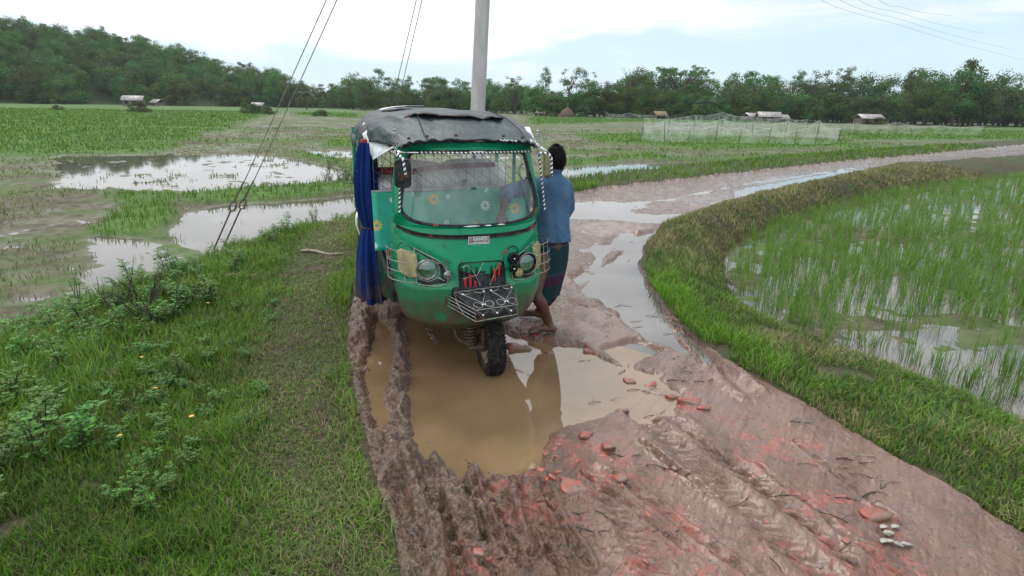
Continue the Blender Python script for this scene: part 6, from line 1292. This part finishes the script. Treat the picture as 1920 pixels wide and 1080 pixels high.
def twig(px, py, ln, rz, r, mat, name, label, cat, group, forks=2):
    q = G(px, py, .03); b = MB(); d = Vector((math.cos(rz), math.sin(rz), 0)); p_ = Vector((q[0], q[1], 0))-d*ln/2; pts = []
    for j in range(7): pts.append(Vector((p_.x, p_.y, max(hz(p_.x, p_.y), 0)+r*.8+.012*math.sin(j*1.3)*min(1, ln*3)))); d = (d+Vector((rnd.uniform(-.22, .22), rnd.uniform(-.22, .22), 0))).normalized(); p_ = p_+d*ln/6
    b.tube(pts, [r*.8, r, r, r*.9, r*.8, r*.6, r*.3], 5)
    for f in range(forks): k = rnd.randint(1, 5); a = rz+rnd.choice((-1, 1))*rnd.uniform(.4, 1.1); e = pts[k]+Vector((math.cos(a), math.sin(a), rnd.uniform(0, .35)))*ln*rnd.uniform(.15, .35); b.tube([pts[k], pts[k].lerp(e, .5)+Vector((0, 0, .008)), e], [r*.6, r*.5, r*.2], 4)
    tag(b.build(name, mat, auto=False), label, cat, group)
for px, py, ln, rz in [(1250, 875, .22, -.1), (1270, 890, .16, -.7), (1420, 940, .36, .35), (1480, 930, .16, .1), (1550, 880, .30, -.25), (1600, 870, .18, -.3), (1320, 720, .14, -.5), (1290, 690, .14, .4), (1300, 700, .2, -.1), (1270, 712, .15, .0), (1205, 725, .22, .1), (1225, 730, .16, -.3), (1050, 955, .24, -.4), (1140, 970, .14, -.6), (1170, 860, .2, -.4), (1640, 900, .25, -.3), (1650, 930, .2, .1), (1600, 940, .18, -.2), (1450, 1045, .2, 1.5), (1500, 800, .12, -.4), (1250, 1000, .14, .1), (1110, 1000, .16, -.4), (1080, 1045, .12, .2), (930, 1048, .22, -.1), (1600, 985, .3, -.4), (1230, 770, .2, .5), (1130, 745, .22, .4), (1180, 690, .2, .5)]:
    twig(px, py, ln, rz, rnd.uniform(.0018, .0038), M_twig, 'twig', 'dark wet twig lying on the muddy track', 'twig', 'dark twigs on the track')
for k in range(60):
    twig(rnd.uniform(760, 1680), rnd.uniform(880, 1075), rnd.uniform(.03, .09), rnd.uniform(-1, 1), .0011, M_straw if rnd.random() < .35 else M_twig, 'straw_bit', 'thin bit of straw pressed into the near mud', 'straw', 'straw bits in the mud', 0)
for k in range(34):
    twig(rnd.uniform(1080, 1400), rnd.uniform(430, 700), rnd.uniform(.05, .2), rnd.uniform(-1.2, 1.2), .002, M_twig, 'straw_stalk', 'dark stalk of rotting straw on the far part of the track', 'straw', 'rotting straw on the far track', 1)
twig(612, 484, .62, .02, .022, pmat('pale_stick', (.33, .27, .20), .8, c2=(.2, .16, .11), ns=30, bmp=.4), 'stick', 'pale straight stick lying in the grass left of the curtain', 'stick', None, 0)
twig(455, 532, .30, .55, .026, pmat('old_log', (.25, .19, .12), .9, c2=(.14, .10, .07), bmp=.5), 'branch', 'short brown branch lying in the weeds below the stay wires', 'branch', None, 1)
for px, py, ln, rz in [(440, 865, .20, -.15), (450, 735, .22, 2.2), (470, 745, .14, 1.3), (985, 690, .16, -.4), (1560, 872, .18, -.3), (1650, 868, .25, -.2), (1440, 905, .06, -.4), (1630, 1020, .1, -.5)]: twig(px, py, ln, rz, .0028, M_straw, 'straw_stalk', 'long pale straw stalk lying on grass or mud', 'straw', 'pale straw stalks', 0)
b_ = [(388, 582), (358, 803), (270, 690), (300, 745), (235, 835)]
for k, (px, py) in enumerate(b_):
    q = G(px, py, .1); b = MB(); p, f = leaf_geo(np.zeros(3), np.array([1, .3, .1]), np.array([0, .3, 1]), .035, .026); b.add([tuple(x) for x in p], f); o = tag(b.build('yellow_leaf', pmat('yellow_leaf', (.55, .33, .03), .6)), 'fallen yellow leaf lying on the left grass', 'leaf', 'yellow leaves on the grass'); o.location = (q[0], q[1], hz(q[0], q[1])+.07); o.rotation_euler = (.3, .2, k)
M_paper = pmat('wet_paper', (.36, .35, .31), .8, c2=(.25, .22, .19), ns=30)
for k in range(9):
    q = G(rnd.uniform(1645, 1690), rnd.uniform(985, 1020), .04); b = MB(); p, f = leaf_geo(np.zeros(3), np.array([1, rnd.uniform(-1, 1), 0]), np.array([0, .2, 1]), rnd.uniform(.03, .06), .03); b.add([tuple(x) for x in p], f); o = tag(b.build('paper_scrap', M_paper), 'torn white paper scrap at the right edge of the near track', 'paper', 'white scraps at the right'); o.location = (q[0], q[1], hz(q[0], q[1])+.012); md = o.modifiers.new('t', 'SOLIDIFY'); md.thickness = .002

# ------------------------------------------------------------------ thin humid air
M_air, p = new_mat('haze_air'); nt.nodes.remove(p); o_ = nt.nodes['Material Output']; pv = N('ShaderNodeVolumePrincipled'); pv.inputs['Color'].default_value = (.86, .93, 1.0, 1); pv.inputs['Density'].default_value = .00022; pv.inputs['Anisotropy'].default_value = .2; L(pv.outputs[0], o_.inputs['Volume'])
b = MB(); b.box((0, 460, 19), (1960, 1000, 44)); tag(b.build('haze', M_air, smooth=False), 'thin humid haze over the fields', 'haze', kind='stuff')
